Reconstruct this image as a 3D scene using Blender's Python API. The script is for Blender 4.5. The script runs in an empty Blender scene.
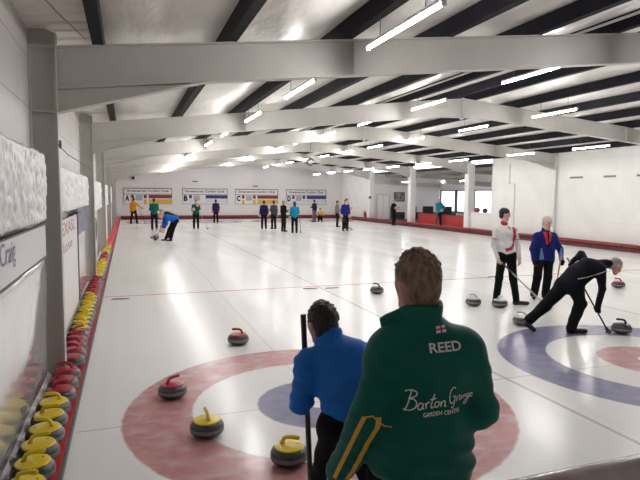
import bpy, bmesh, math, random
import numpy as np
from mathutils import Vector, Matrix, noise
from mathutils.bvhtree import BVHTree
random.seed(7)
rng = np.random.default_rng(7)
SC = bpy.context.scene
COL = SC.collection
PI = math.pi

# ------------------------------------------------------------------ materials
MATS = {}
def mat(name, col, rough=.6, metal=0., spec=.5, var=0., vscale=6., bump=0., bscale=40., coat=0., emit=None, estr=0., sheen=0., stretch=None):
    if name in MATS: return MATS[name]
    m = bpy.data.materials.new(name); m.use_nodes = True
    nt = m.node_tree; b = nt.nodes['Principled BSDF']
    b.inputs['Base Color'].default_value = (*col, 1); b.inputs['Roughness'].default_value = rough
    b.inputs['Metallic'].default_value = metal; b.inputs['Specular IOR Level'].default_value = spec
    b.inputs['Coat Weight'].default_value = coat; b.inputs['Coat Roughness'].default_value = .06
    if sheen: b.inputs['Sheen Weight'].default_value = sheen
    if emit: b.inputs['Emission Color'].default_value = (*emit, 1); b.inputs['Emission Strength'].default_value = estr
    if var or bump:
        tc = nt.nodes.new('ShaderNodeTexCoord'); mp = nt.nodes.new('ShaderNodeMapping')
        nt.links.new(tc.outputs['Object'], mp.inputs[0])
        if stretch: mp.inputs['Scale'].default_value = stretch
    if var:
        n = nt.nodes.new('ShaderNodeTexNoise'); n.inputs['Scale'].default_value = vscale; n.inputs['Detail'].default_value = 6
        r = nt.nodes.new('ShaderNodeMapRange'); r.inputs[1].default_value = .3; r.inputs[2].default_value = .7
        r.inputs[3].default_value = 1 - var; r.inputs[4].default_value = 1 + var
        mx = nt.nodes.new('ShaderNodeMix'); mx.data_type = 'RGBA'; mx.blend_type = 'MULTIPLY'; mx.inputs[0].default_value = 1
        mx.inputs[6].default_value = (*col, 1)
        nt.links.new(mp.outputs[0], n.inputs['Vector']); nt.links.new(n.outputs[0], r.inputs[0])
        nt.links.new(r.outputs[0], mx.inputs[7]); nt.links.new(mx.outputs[2], b.inputs['Base Color'])
    if bump:
        n = nt.nodes.new('ShaderNodeTexNoise'); n.inputs['Scale'].default_value = bscale; n.inputs['Detail'].default_value = 5
        bp = nt.nodes.new('ShaderNodeBump'); bp.inputs['Strength'].default_value = bump; bp.inputs['Distance'].default_value = .01
        nt.links.new(mp.outputs[0], n.inputs['Vector']); nt.links.new(n.outputs[0], bp.inputs['Height'])
        nt.links.new(bp.outputs[0], b.inputs['Normal'])
    MATS[name] = m
    return m

class G:
    """tiny helper to write shader maths"""
    def __init__(s, m): s.nt = m.node_tree
    def m(s, op, a, b=None, c=None):
        n = s.nt.nodes.new('ShaderNodeMath'); n.operation = op
        for i, v in enumerate((a, b, c)):
            if v is None: continue
            if isinstance(v, (int, float)): n.inputs[i].default_value = v
            else: s.nt.links.new(v, n.inputs[i])
        return n.outputs[0]
    def mix(s, f, a, b):
        n = s.nt.nodes.new('ShaderNodeMix'); n.data_type = 'RGBA'
        for i, v in ((0, f), (6, a), (7, b)):
            if isinstance(v, (int, float)): n.inputs[i].default_value = v
            elif isinstance(v, tuple): n.inputs[i].default_value = (*v, 1)
            else: s.nt.links.new(v, n.inputs[i])
        return n.outputs[2]
    def xyz(s):
        tc = s.nt.nodes.new('ShaderNodeTexCoord'); x = s.nt.nodes.new('ShaderNodeSeparateXYZ')
        s.nt.links.new(tc.outputs['Object'], x.inputs[0]); return x.outputs, tc.outputs['Object']
    def noise(s, vec, scale, detail=4, stretch=None):
        if stretch:
            mp = s.nt.nodes.new('ShaderNodeMapping'); mp.inputs['Scale'].default_value = stretch
            s.nt.links.new(vec, mp.inputs[0]); vec = mp.outputs[0]
        n = s.nt.nodes.new('ShaderNodeTexNoise'); n.inputs['Scale'].default_value = scale; n.inputs['Detail'].default_value = detail
        s.nt.links.new(vec, n.inputs['Vector']); return n.outputs[0]
    def rng(s, v, a, b, c=0., d=1.):
        n = s.nt.nodes.new('ShaderNodeMapRange'); s.nt.links.new(v, n.inputs[0])
        for i, q in enumerate((a, b, c, d)): n.inputs[i + 1].default_value = q
        return n.outputs[0]

W = 4.376
def ice_material():
    m = bpy.data.materials.new('ice'); m.use_nodes = True
    g = G(m); b = m.node_tree.nodes['Principled BSDF']
    (x, y, z), vec = g.xyz()
    sheet = g.m('FLOOR', g.m('DIVIDE', g.m('ADD', x, W / 2), W))
    lx = g.m('SUBTRACT', x, g.m('MULTIPLY', sheet, W))
    odd = g.m('ABSOLUTE', g.m('MODULO', sheet, 2.))            # 0 for sheets A, C ; 1 for B, D
    far = g.m('GREATER_THAN', y, 17.)
    ly = g.m('SUBTRACT', y, g.m('MULTIPLY', far, 34.75))
    wob = g.m('MULTIPLY', g.m('SUBTRACT', g.noise(vec, 9., 3), .5), .03)
    r = g.m('ADD', g.m('SQRT', g.m('ADD', g.m('MULTIPLY', lx, lx), g.m('MULTIPLY', ly, ly))), wob)
    def disc(rad, soft=.012): return g.rng(r, rad - soft, rad + soft, 1., 0.)
    inside = g.m('MULTIPLY', g.m('LESS_THAN', sheet, 3.5), g.m('GREATER_THAN', sheet, -.5))
    base = g.mix(g.rng(g.noise(vec, .5, 2, (1.5, .3, 1)), .2, .8), (.85, .85, .83), (.885, .88, .865))
    scr = g.rng(g.noise(vec, 6.5, 4, (1., 1., 1)), .35, .7)
    red = g.mix(scr, (.47, .18, .195), (.54, .26, .265)); red2 = (.54, .22, .225)
    redm = g.mix(g.rng(g.noise(vec, 1.1, 3), .4, .6), red, red2)
    redm = g.mix(g.rng(g.noise(vec, 5., 6, (1., 1.6, 1)), .46, .70, 0., .75), redm, (.60, .46, .45))
    blue = g.mix(scr, (.19, .19, .33), (.26, .26, .40))
    outer = g.mix(odd, redm, blue); inner = g.mix(odd, blue, redm)
    c = g.mix(g.m('MULTIPLY', disc(1.83), inside), base, outer)
    c = g.mix(g.m('MULTIPLY', disc(1.22), inside), c, base)
    c = g.mix(g.m('MULTIPLY', disc(.61), inside), c, inner)
    c = g.mix(g.m('MULTIPLY', disc(.15), inside), c, base)
    def line(v, half, col, c, st):
        f = g.rng(g.m('ABSOLUTE', v), half, half + .006, st, 0.)
        return g.mix(g.m('MULTIPLY', f, inside), c, col)
    grey = (.22, .21, .22)
    c = line(ly, .006, grey, c, .5)                               # tee lines
    c = line(g.m('SUBTRACT', g.m('MULTIPLY', ly, g.m('SUBTRACT', g.m('MULTIPLY', far, 2.), 1.)), 1.84), .009, grey, c, .75)        # back lines
    c = line(lx, .006, grey, c, .30)                              # centre lines
    dv = g.m('SUBTRACT', g.m('ABSOLUTE', lx), W / 2 - .012)
    inner_only = g.m('MULTIPLY', g.m('GREATER_THAN', x, -1.5), g.m('LESS_THAN', x, 14.8))
    f = g.m('MULTIPLY', g.rng(g.m('ABSOLUTE', dv), .003, .012, .75, 0.), inner_only)
    c = g.mix(f, c, grey)
    for hy in (6.40, 28.35):
        c = line(g.m('SUBTRACT', y, hy), .035, (.55, .13, .13), c, .8)
    # worn track lines along the sheets
    tr = g.rng(g.noise(vec, 2.6, 1, (1.4, .012, 1)), .5, .8, 0., .10)
    c = g.mix(tr, c, (.5, .5, .5))
    m.node_tree.links.new(c, b.inputs['Base Color'])
    rr = g.rng(g.noise(vec, 1.0, 1, (1.2, .25, 1)), .2, .8, .17, .25)
    m.node_tree.links.new(rr, b.inputs['Roughness'])
    b.inputs['Specular IOR Level'].default_value = .5
    bp = m.node_tree.nodes.new('ShaderNodeBump'); bp.inputs['Strength'].default_value = .05; bp.inputs['Distance'].default_value = .003
    m.node_tree.links.new(g.noise(vec, 26., 3), bp.inputs['Height']); m.node_tree.links.new(bp.outputs[0], b.inputs['Normal'])
    return m

def panel_material(name, col, axis, step, width, dark=.55, offset=0., rough=.55):
    m = bpy.data.materials.new(name); m.use_nodes = True
    g = G(m); b = m.node_tree.nodes['Principled BSDF']
    xyz, vec = g.xyz()
    fr = g.m('FRACT', g.m('DIVIDE', g.m('ADD', xyz[axis], 50. + offset), step))
    f = g.m('LESS_THAN', fr, width / step)
    n = g.rng(g.noise(vec, 1.2, 5), .3, .7, .95, 1.04)
    c = g.mix(f, col, tuple(q * dark for q in col))
    mx = m.node_tree.nodes.new('ShaderNodeMix'); mx.data_type = 'RGBA'; mx.blend_type = 'MULTIPLY'; mx.inputs[0].default_value = 1
    m.node_tree.links.new(c, mx.inputs[6]); m.node_tree.links.new(n, mx.inputs[7])
    m.node_tree.links.new(mx.outputs[2], b.inputs['Base Color'])
    b.inputs['Roughness'].default_value = rough
    return m

STEEL = mat('white_painted_steel', (.55, .53, .495), .42, var=.04, vscale=3)
STEEL_EDGE = STEEL
PURLIN = mat('dark_purlin', (.014, .013, .019), .6, spec=.15, var=.2, vscale=5)
FABRIC_ROOF = mat('roof_lining', (.82, .80, .75), .38, var=.06, vscale=2, bump=.8, bscale=1.5, stretch=(1.6, .7, 1))
for n_ in FABRIC_ROOF.node_tree.nodes:
    if n_.type == 'BUMP': n_.inputs['Distance'].default_value = .06
WHITE = mat('white_paint', (.80, .78, .76), .5, var=.02)
RED_PAD = mat('red_padding', (.24, .03, .032), .5, var=.12, vscale=8)
RED_BOARD = mat('red_board', (.56, .03, .035), .4, var=.12, vscale=8)
BLACK = mat('black_rubber', (.02, .018, .02), .6)
DKGREY = mat('dark_grey', (.10, .10, .11), .6, var=.15)
CHROME = mat('bright_metal', (.6, .6, .6), .25, metal=1)
SKIN = mat('skin', (.62, .36, .27), .5, var=.06, vscale=30)
SKIN2 = mat('pale_skin', (.68, .44, .37), .5, var=.06, vscale=30)

# ------------------------------------------------------------------ mesh building
class MB:
    def __init__(s): s.v = []; s.f = []; s.mi = []
    def add(s, vs, fs, m=0):
        o = len(s.v); s.v += [tuple(p) for p in vs]
        for f in fs: s.f.append(tuple(i + o for i in f)); s.mi.append(m)
        return s
    def box(s, a, b, m=0, M=None):
        x0, y0, z0 = a; x1, y1, z1 = b
        vs = [Vector(p) for p in ((x0, y0, z0), (x1, y0, z0), (x1, y1, z0), (x0, y1, z0), (x0, y0, z1), (x1, y0, z1), (x1, y1, z1), (x0, y1, z1))]
        if M is not None: vs = [M @ p for p in vs]
        return s.add(vs, ((3, 2, 1, 0), (4, 5, 6, 7), (0, 1, 5, 4), (1, 2, 6, 5), (2, 3, 7, 6), (3, 0, 4, 7)), m)
    def tube(s, pts, r, n=8, m=0, cap=True):
        pts = [Vector(p) for p in pts]; rs = r if isinstance(r, (list, tuple)) else [r] * len(pts)
        vs = []; up = None
        for i, p in enumerate(pts):
            t = (pts[min(i + 1, len(pts) - 1)] - pts[max(i - 1, 0)]).normalized()
            if up is None: up = Vector((0, 0, 1)) if abs(t.z) < .9 else Vector((0, 1, 0))
            a = t.cross(up).normalized(); bb = a.cross(t).normalized(); up = bb
            for k in range(n):
                an = 2 * PI * k / n; vs.append(p + (a * math.cos(an) + bb * math.sin(an)) * rs[i])
        fs = []
        for i in range(len(pts) - 1):
            for k in range(n):
                k2 = (k + 1) % n; fs.append((i * n + k2, i * n + k, (i + 1) * n + k, (i + 1) * n + k2))
        if cap:
            fs.append(tuple(range(n))); fs.append(tuple((len(pts) - 1) * n + k for k in reversed(range(n))))
        return s.add(vs, fs, m)
    def lathe(s, prof, n=24, c=(0, 0, 0), mi=None):
        vs = []; N = len(prof)
        for k in range(n):
            a = 2 * PI * k / n
            for r, z in prof: vs.append((c[0] + r * math.cos(a), c[1] + r * math.sin(a), c[2] + z))
        for i in range(N - 1):
            fs = []
            for k in range(n):
                k2 = (k + 1) % n
                fs.append((k * N + i, k2 * N + i, k2 * N + i + 1, k * N + i + 1))
            o = len(s.v) if i == 0 else o0
            if i == 0: o0 = len(s.v); s.v += vs
            for f in fs: s.f.append(tuple(q + o0 for q in f)); s.mi.append(mi[i] if mi else 0)
        return s
    def prism_y(s, poly, y0, y1, m=0):
        n = len(poly)
        vs = [(x, y0, z) for x, z in poly] + [(x, y1, z) for x, z in poly]
        fs = [tuple(range(n)), tuple(reversed(range(n, 2 * n)))]
        fs += [((i + 1) % n, i, n + i, n + (i + 1) % n) for i in range(n)]
        return s.add(vs, fs, m)
    def build(s, name, mats, parent=None, smooth=False, loc=None):
        me = bpy.data.meshes.new(name); me.from_pydata(s.v, [], s.f)
        mats = mats if isinstance(mats, (list, tuple)) else [mats]
        for q in mats: me.materials.append(q)
        me.polygons.foreach_set('material_index', s.mi)
        if smooth: me.polygons.foreach_set('use_smooth', [True] * len(s.f))
        me.update()
        bm = bmesh.new(); bm.from_mesh(me); bmesh.ops.recalc_face_normals(bm, faces=bm.faces); bm.to_mesh(me); bm.free()
        if smooth and smooth != 'all':
            me.set_sharp_from_angle(angle=math.radians(40))
        return link(name, me, parent, loc)
def link(name, me, parent=None, loc=None):
    o = bpy.data.objects.new(name, me); COL.objects.link(o)
    if parent: o.parent = parent
    if loc: o.location = loc
    return o
def thing(name, label, cat, loc=(0, 0, 0), rz=0, group=None):
    o = bpy.data.objects.new(name, None); COL.objects.link(o); o.location = loc; o.rotation_euler = (0, 0, rz)
    o.empty_display_size = .1
    return tag(o, label, cat, group)
def tag(o, label, cat, group=None):
    o['label'] = label; o['category'] = cat
    if group: o['group'] = group
    return o
def struct(o): o['kind'] = 'structure'; return o
def copytree(o, label, loc, rz=0, group=None, swap=None):
    r = o.copy(); COL.objects.link(r); r.location = loc; r.rotation_euler = (0, 0, rz); r['label'] = label
    if group: r['group'] = group
    def rec(src, dst):
        for ch in list(src.children):
            c = ch.copy(); COL.objects.link(c); c.parent = dst
            if swap and c.data and c.data.name in swap: c.data = swap[c.data.name]
            rec(ch, c)
    rec(o, r); return r
ORD = ['first', 'second', 'third', 'fourth', 'fifth', 'sixth', 'seventh', 'eighth', 'ninth', 'tenth', 'eleventh', 'twelfth', 'thirteenth', 'fourteenth']

def text_mesh(txt, size, extrude=.002, bold=0., spacing=1., shear=0.):
    cu = bpy.data.curves.new('lettering_curve', 'FONT'); cu.body = txt; cu.size = size; cu.extrude = extrude; cu.offset = bold
    cu.space_character = spacing; cu.shear = shear; cu.resolution_u = 3
    ob = bpy.data.objects.new('lettering_source', cu); COL.objects.link(ob)
    dg = bpy.context.evaluated_depsgraph_get(); dg.update()
    me = bpy.data.meshes.new_from_object(ob.evaluated_get(dg)); me.name = 'lettering'
    bpy.data.objects.remove(ob); bpy.data.curves.remove(cu)
    xs = [v.co.x for v in me.vertices]; ys = [v.co.y for v in me.vertices]
    return me, (min(xs), max(xs), min(ys), max(ys))
def put_text(txt, m, parent, M, width=None, height=None, bold=0., name='lettering', shear=0.):
    """letters fitted into width x height, then placed by matrix M (x along the text, y up, z out)"""
    me, (x0, x1, y0, y1) = text_mesh(txt, 1., .0, bold, shear=shear)
    sx = (width / (x1 - x0)) if width else height / (y1 - y0); sy = (height / (y1 - y0)) if height else sx
    for v in me.vertices:
        v.co = M @ Vector(((v.co.x - x0) * sx, (v.co.y - y0) * sy, v.co.z))
    me.materials.clear(); me.materials.append(m)
    return link(name, me, parent)

# ------------------------------------------------------------------ soft bodies: blended distance field -> surface nets
def V(*a): return np.array(a, float)
class Field:
    def __init__(s): s.p = []
    def rc(s, a, b, ra, rb=None, k=.03, side=None, ks=1., op='add'):
        s.p.append(('rc', np.array(a, float), np.array(b, float), ra, ra if rb is None else rb, k, None if side is None else np.array(side, float) / np.linalg.norm(side), ks, op)); return s
    def el(s, c, r, R=None, k=.03, op='add'):
        s.p.append(('el', np.array(c, float), np.array(r, float), np.eye(3) if R is None else np.array(R, float), None, k, None, 1., op)); return s
    def bounds(s, q):
        if q[0] == 'rc':
            r = max(q[3], q[4]) * max(q[7], 1.)
            return np.minimum(q[1], q[2]) - r, np.maximum(q[1], q[2]) + r
        r = max(q[2]); return q[1] - r, q[1] + r
    def mesh(s, vox, disp=None):
        bs = [s.bounds(q) for q in s.p if q[8] == 'add']
        lo = np.min([b[0] for b in bs], 0) - 3 * vox; hi = np.max([b[1] for b in bs], 0) + 3 * vox
        n = np.ceil((hi - lo) / vox).astype(int) + 1
        F = np.full(n, .2, np.float32)
        ax = [lo[i] + np.arange(n[i]) * vox for i in range(3)]
        for q in s.p:
            b0, b1 = s.bounds(q); k = q[5]; mg = k + 3 * vox
            i0 = np.maximum(0, np.floor((b0 - mg - lo) / vox).astype(int)); i1 = np.minimum(n, np.ceil((b1 + mg - lo) / vox).astype(int) + 1)
            if np.any(i1 <= i0): continue
            X, Y, Z = np.meshgrid(*[ax[i][i0[i]:i1[i]] for i in range(3)], indexing='ij')
            P = np.stack((X, Y, Z), -1)
            if q[0] == 'rc':
                a, bb = q[1], q[2]; pa = P - a; ba = bb - a
                if q[6] is not None:
                    sd = q[6]; c = pa @ sd; pa = pa - (c * (1 - 1 / q[7]))[..., None] * sd
                    cb = ba @ sd; ba = ba - cb * (1 - 1 / q[7]) * sd
                L = max(ba @ ba, 1e-9); h = np.clip(pa @ ba / L, 0, 1)
                D = np.linalg.norm(pa - h[..., None] * ba, axis=-1) - (q[3] + (q[4] - q[3]) * h)
            else:
                L = (P - q[1]) @ q[3]; k0 = np.linalg.norm(L / q[2], axis=-1); k1 = np.linalg.norm(L / q[2] ** 2, axis=-1)
                D = k0 * (k0 - 1) / np.maximum(k1, 1e-6)
            sl = tuple(slice(i0[i], i1[i]) for i in range(3)); f = F[sl]
            if q[8] == 'add':
                h = np.maximum(k - np.abs(f - D), 0) / max(k, 1e-6); F[sl] = np.minimum(f, D) - h * h * k * .25
            else:
                h = np.maximum(k - np.abs(f + D), 0) / max(k, 1e-6); F[sl] = np.maximum(f, -D) + h * h * k * .25
        if disp is not None:
            X, Y, Z = np.meshgrid(*ax, indexing='ij'); m = np.abs(F) < .05
            F[m] += disp(X[m], Y[m], Z[m]).astype(np.float32)
        return nets(F, lo, vox)
def nets(F, lo, vox):
    S = F < 0
    nx, ny, nz = (d - 1 for d in F.shape)
    cnt = np.zeros((nx, ny, nz), np.int8)
    cs = [(i, j, k) for i in (0, 1) for j in (0, 1) for k in (0, 1)]
    for i, j, k in cs: cnt += S[i:i + nx, j:j + ny, k:k + nz]
    act = (cnt > 0) & (cnt < 8)
    I = np.argwhere(act); idx = -np.ones(act.shape, np.int64); idx[act] = np.arange(len(I))
    acc = np.zeros((len(I), 3)); num = np.zeros(len(I))
    for a in range(8):
        for ax in range(3):
            c0 = cs[a]
            if c0[ax]: continue
            c1 = list(c0); c1[ax] = 1
            f0 = F[I[:, 0] + c0[0], I[:, 1] + c0[1], I[:, 2] + c0[2]]; f1 = F[I[:, 0] + c1[0], I[:, 1] + c1[1], I[:, 2] + c1[2]]
            m = (f0 < 0) != (f1 < 0); t = np.where(m, f0 / np.where(m, f0 - f1, 1), 0)
            p = np.tile(np.array(c0, float), (len(I), 1)); p[:, ax] += t
            acc[m] += p[m]; num += m
    V_ = lo + (I + acc / num[:, None]) * vox
    faces = []
    for ax in range(3):
        o1, o2 = [(1, 2), (2, 0), (0, 1)][ax]
        sh = list(F.shape); A = [slice(1, -1)] * 3; A[ax] = slice(0, -1); B = list(A); B[ax] = slice(1, None)
        a = S[tuple(A)]; b = S[tuple(B)]
        e = np.argwhere(a != b); 
        if not len(e): continue
        inside = a[e[:, 0], e[:, 1], e[:, 2]]
        e = e + 1; e[:, ax] -= 1
        def at(d1, d2):
            q = e.copy(); q[:, o1] += d1; q[:, o2] += d2; return idx[q[:, 0], q[:, 1], q[:, 2]]
        Q = np.stack((at(-1, -1), at(0, -1), at(0, 0), at(-1, 0)), 1)
        Q[~inside] = Q[~inside][:, ::-1]
        faces.append(Q)
    return V_, np.concatenate(faces)
def field_obj(name, fld, m, parent, vox, disp=None):
    v, f = fld.mesh(vox, disp)
    me = bpy.data.meshes.new(name); me.from_pydata(v.tolist(), [], f.tolist()); me.materials.append(m)
    me.polygons.foreach_set('use_smooth', [True] * len(f)); me.update()
    o = link(name, me, parent)
    if parent:                                         # field is in world space
        o.matrix_parent_inverse = Matrix.Translation(parent.location).inverted()
    return o
def folds(amp, seed=0, freq=24., zs=1.):
    r = np.random.default_rng(seed); ws = [(r.normal(size=3) * np.array([.6, .6, zs]) * freq, r.uniform(0, 6.28)) for _ in range(5)]
    def d(X, Y, Z):
        s = 0
        for w, ph in ws: s = s + np.sin(X * w[0] + Y * w[1] + Z * w[2] + ph)
        return amp * s / 2.5
    return d
def unit(v): v = np.array(v, float); return v / np.linalg.norm(v)

# ------------------------------------------------------------------ camera
FP = 546.73
cx, cy_, cz = -1.7502, -4.9041, 2.0226
yaw, pitch, roll = .3398, .0830, .0078
F_ = Vector((math.sin(yaw) * math.cos(pitch), math.cos(yaw) * math.cos(pitch), -math.sin(pitch)))
R_ = Vector((math.cos(yaw), -math.sin(yaw), 0)); U_ = R_.cross(F_)
R2 = R_ * math.cos(roll) + U_ * math.sin(roll); U2 = -R_ * math.sin(roll) + U_ * math.cos(roll)
cam = bpy.data.cameras.new('camera'); co = bpy.data.objects.new('camera', cam); COL.objects.link(co)
cam.sensor_width = 36; cam.lens = FP / 640 * 36; cam.clip_start = .05; cam.clip_end = 200
M = Matrix.Identity(4)
for i in range(3):
    M[i][0] = R2[i]; M[i][1] = U2[i]; M[i][2] = -F_[i]; M[i][3] = (cx, cy_, cz)[i]
co.matrix_world = M
SC.camera = co
SC.view_settings.view_transform = 'Standard'; SC.view_settings.look = 'None'; SC.view_settings.gamma = 1
SC.view_settings.use_curve_mapping = False; SC.view_settings.exposure = .09
w = bpy.data.worlds.new('daylight'); SC.world = w; w.use_nodes = True
w.node_tree.nodes['Background'].inputs[0].default_value = (.92, .96, 1, 1); w.node_tree.nodes['Background'].inputs[1].default_value = 2.2

# ------------------------------------------------------------------ the hall
XWL, XL, XR, XWR = -2.66, -2.40, 15.78, 15.93
YN, YF = -6.4, 39.6
RX = 6.75
def zr(x):                                              # top line of the rafters
    return 4.60 - (.1191 * (RX - x) if x < RX else .084 * (x - RX))
FR = [1.44 + 6.4 * i for i in range(6)]

ice = MB(); ice.add([(-2.216, YN, 0), (15.53, YN, 0), (15.53, YF, 0), (-2.216, YF, 0)], [(0, 1, 2, 3)])
struct(ice.build('floor', ice_material()))
conc = mat('concrete', (.32, .31, .30), .7, var=.15)
struct(MB().box((-3.2, YN, -.3), (23, 41, -.02)).build('ground', conc))
leftwall = panel_material('left_wall_boards', (.66, .625, .60), 2, .50, .010, .5, .13)
rightwall = panel_material('right_wall_boards', (.80, .785, .755), 2, 2.55, .012, .85, .0 - .0)
farwall = mat('far_wall_paint', (.76, .735, .725), .6, var=.03, vscale=.6)
struct(MB().box((XWL - .15, YN, 0), (XWL, YF + .2, 5)).build('wall_left', leftwall))
struct(MB().box((XWL, YF, 0), (16.0, YF + .2, 5)).build('wall_far', farwall))
struct(MB().box((XWL - .15, YN - .2, 0), (23, YN, 5)).build('wall_near', WHITE))
struct(MB().box((XWR, YN, 0), (XWR + .16, 18.72, 4.6)).build('wall_right', rightwall))
struct(MB().box((XWR, 18.73, 0), (XWR + .16, 20.5, 1.10)).box((XWR - .04, 18.73, 1.10), (XWR + .2, 20.5, 1.13)).build('wall_lounge', rightwall))
struct(MB().box((XWR, 33.5, 0), (XWR + .16, YF, 4.6)).build('wall_rightend', rightwall))

# roof lining : sagging white sheets between the purlins
PX = [RX - .35 - 1.40 * i for i in range(7)][::-1] + [RX + .35 + 1.40 * i for i in range(7)]   # purlin lines
PX = [p for p in PX if -2.3 < p < 15.6]
PH = .21
def roofz(x, y):
    ns = [abs(x - p) for p in PX]; d = min(ns); t = min(d / .70, 1.)
    fr = min(abs((y - (FR[0] - 3.2)) % 6.4), 6.4 - abs((y - (FR[0] - 3.2)) % 6.4)) / 3.2
    sag = .11 * math.sin(t * PI / 2) + .05 * noise.noise((x * 1.1, y * .45, 3.)) * t
    wr = (.03 * noise.noise((x * 2.2 + .8 * math.sin(y), y * 1.1, 1.7)) + .018 * noise.noise((x * 5 + y * 1.3, y * 2.6 - x, 4.))) * t
    return zr(x) + PH + .02 - sag * (.6 + .4 * fr) + wr
def grid_surface(xs, ys, fz):
    b = MB(); nx, ny = len(xs), len(ys)
    b.v = [(x, y, fz(x, y)) for y in ys for x in xs]
    b.f = [(j * nx + i, j * nx + i + 1, (j + 1) * nx + i + 1, (j + 1) * nx + i) for j in range(ny - 1) for i in range(nx - 1)]
    b.mi = [0] * len(b.f); return b
x0 = PX[0]
xs = [x0 + (16.05 - x0) * i / 150 for i in range(151)]; ys = [YN + (YF - YN) * i / 170 for i in range(171)]
struct(grid_surface(xs, ys, roofz).build('ceiling', FABRIC_ROOF, smooth='all'))
ribs = [YN + .055 * i for i in range(int((YF - YN) / .055) + 1)]
ribm = mat('ribbed_liner', (.80, .77, .70), .45, var=.04)
def ribz(x, y):
    ph = (y / .30) % 1.
    return zr(x) + PH - .02 + (.03 if .0 < ph < .22 else 0.)
struct(grid_surface([XWL - .05, x0 + .02], ribs, ribz).build('ceiling_eaves', ribm))
struct(MB().add([(XWL - .2, YN - .2, zr(XWL) + .6), (RX, YN - .2, zr(RX) + .6), (RX, YF + .2, zr(RX) + .6), (XWL - .2, YF + .2, zr(XWL) + .6),
        (16.1, YN - .2, zr(16) + .6), (16.1, YF + .2, zr(16) + .6)], [(0, 1, 2, 3), (1, 4, 5, 2)]).build('roof', DKGREY))
for p in PX:
    z = zr(p)
    b = MB().box((p - .055, YN, z), (p + .055, YF, z + .012)).box((p - .055, YN, z + .01), (p - .038, YF, z + PH)).box((p + .03, YN, z + .01), (p + .055, YF, z + PH - .02))
    o = b.build('ceiling_beam', PURLIN); struct(o)

# portal frames
def ibeam_frame(i, y):
    t = bpy.data.objects.new('roof_beam', None); COL.objects.link(t); t.location = (0, y, 0); struct(t)
    hw = .075
    for sgn in (-1, 1):
        xe = XL if sgn < 0 else XR
        zt = zr(xe); D = .43
        lo = lambda x: zr(x) - D
        hx = xe - sgn * 1.5                                     # haunch end
        # web
        xa = xe
        poly = [(xa, zr(xa) - .01), (RX, zr(RX) - .01), (RX, lo(RX) - .07), (RX + sgn * 1.0, lo(RX + sgn * 1.0)), (hx, lo(hx)), (xa, lo(xa) - .24)]
        b = MB().prism_y(poly, -.008, .008)
        # flanges
        def strip(pts, th, w=hw):
            for (xa_, za), (xb_, zb) in zip(pts, pts[1:]):
                b.prism_y([(xa_, za), (xb_, zb), (xb_, zb + th), (xa_, za + th)], -w, w)
        strip([(xa, zr(xa) - .015), (RX, zr(RX) - .015)], .015)
        strip([(xa, lo(xa) - .24), (hx, lo(hx)), (RX + sgn * 1.0, lo(RX + sgn * 1.0)), (RX, lo(RX) - .07)], .016)
        strip([(xa, lo(xa)), (hx, lo(hx))], .012)
        for q in (.30, .62):                                    # small cleats
            xq = xa + (RX - xa) * q
            b.box((xq - .05, -.012, zr(xq) - .25), (xq - .042, .012, zr(xq) - .19))
        b.build('rafter', STEEL, t)
        s = MB()
        xq = xa + (RX - xa) * .36
        s.box((xq - .012, -hw, lo(xq) + .005), (xq + .012, hw, zr(xq) - .01)); s.build('splice_plate', STEEL, t)
        if sgn < 0:
            s = MB().box((RX - .014, -hw, lo(RX) - .12), (RX + .014, hw, zr(RX) + .02))
            for z in (.05, .15, .3): s.box((RX - .03, -.05, lo(RX) + z), (RX + .03, -.03, lo(RX) + z + .02))
            s.build('ridge_plate', STEEL, t)
        # column
        xo = XWL if sgn < 0 else XWR
        ct = zr(xe) + .13
        c = MB().box((min(xe, xo), -.008, 0), (max(xe, xo), .008, ct))
        c.box((min(xe, xe - sgn * -.016), -hw, 0), (max(xe, xe - sgn * -.016), hw, ct))
        c.box((min(xo, xo - sgn * .016), -hw, 0), (max(xo, xo - sgn * .016), hw, ct))
        for z in (lo(xe) - .24, zr(xe) - .02):
            c.box((min(xe, xo), -hw, z), (max(xe, xo), hw, z + .014))
        c.prism_y([(xo, ct), (xo, ct + .12), (xe, ct)], -.006, .006)
        for k in range(6):
            z = zr(xe) - .06 - k * .09
            c.box((xe - .02 if sgn < 0 else xe - .0, -.045, z), (xe + .03 if sgn < 0 else xe + .03, -.03, z + .015)); c.box((xe - .02, .03, z), (xe + .03, .045, z + .015))
        c.build('column', STEEL if sgn < 0 or i < 2 else WHITE, t)
        if sgn > 0 and i >= 3:                                  # boxed-in columns beside the lounge
            MB().box((15.72, -.19, 0), (16.10, .19, zr(15.9) - .05)).build('column_casing', WHITE, t)
for i, y in enumerate(FR): ibeam_frame(i, y)

o = MB().tube([(4.45, YN + .2, zr(4.45) + .04), (4.45, YF - .1, zr(4.45) + .04)], .02, 8).build('roof_pipe', mat('pale_pipe', (.5, .49, .48), .5)); tag(o, 'thin pale conduit pipe running lengthwise under the roof left of the ridge', 'pipe')
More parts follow.
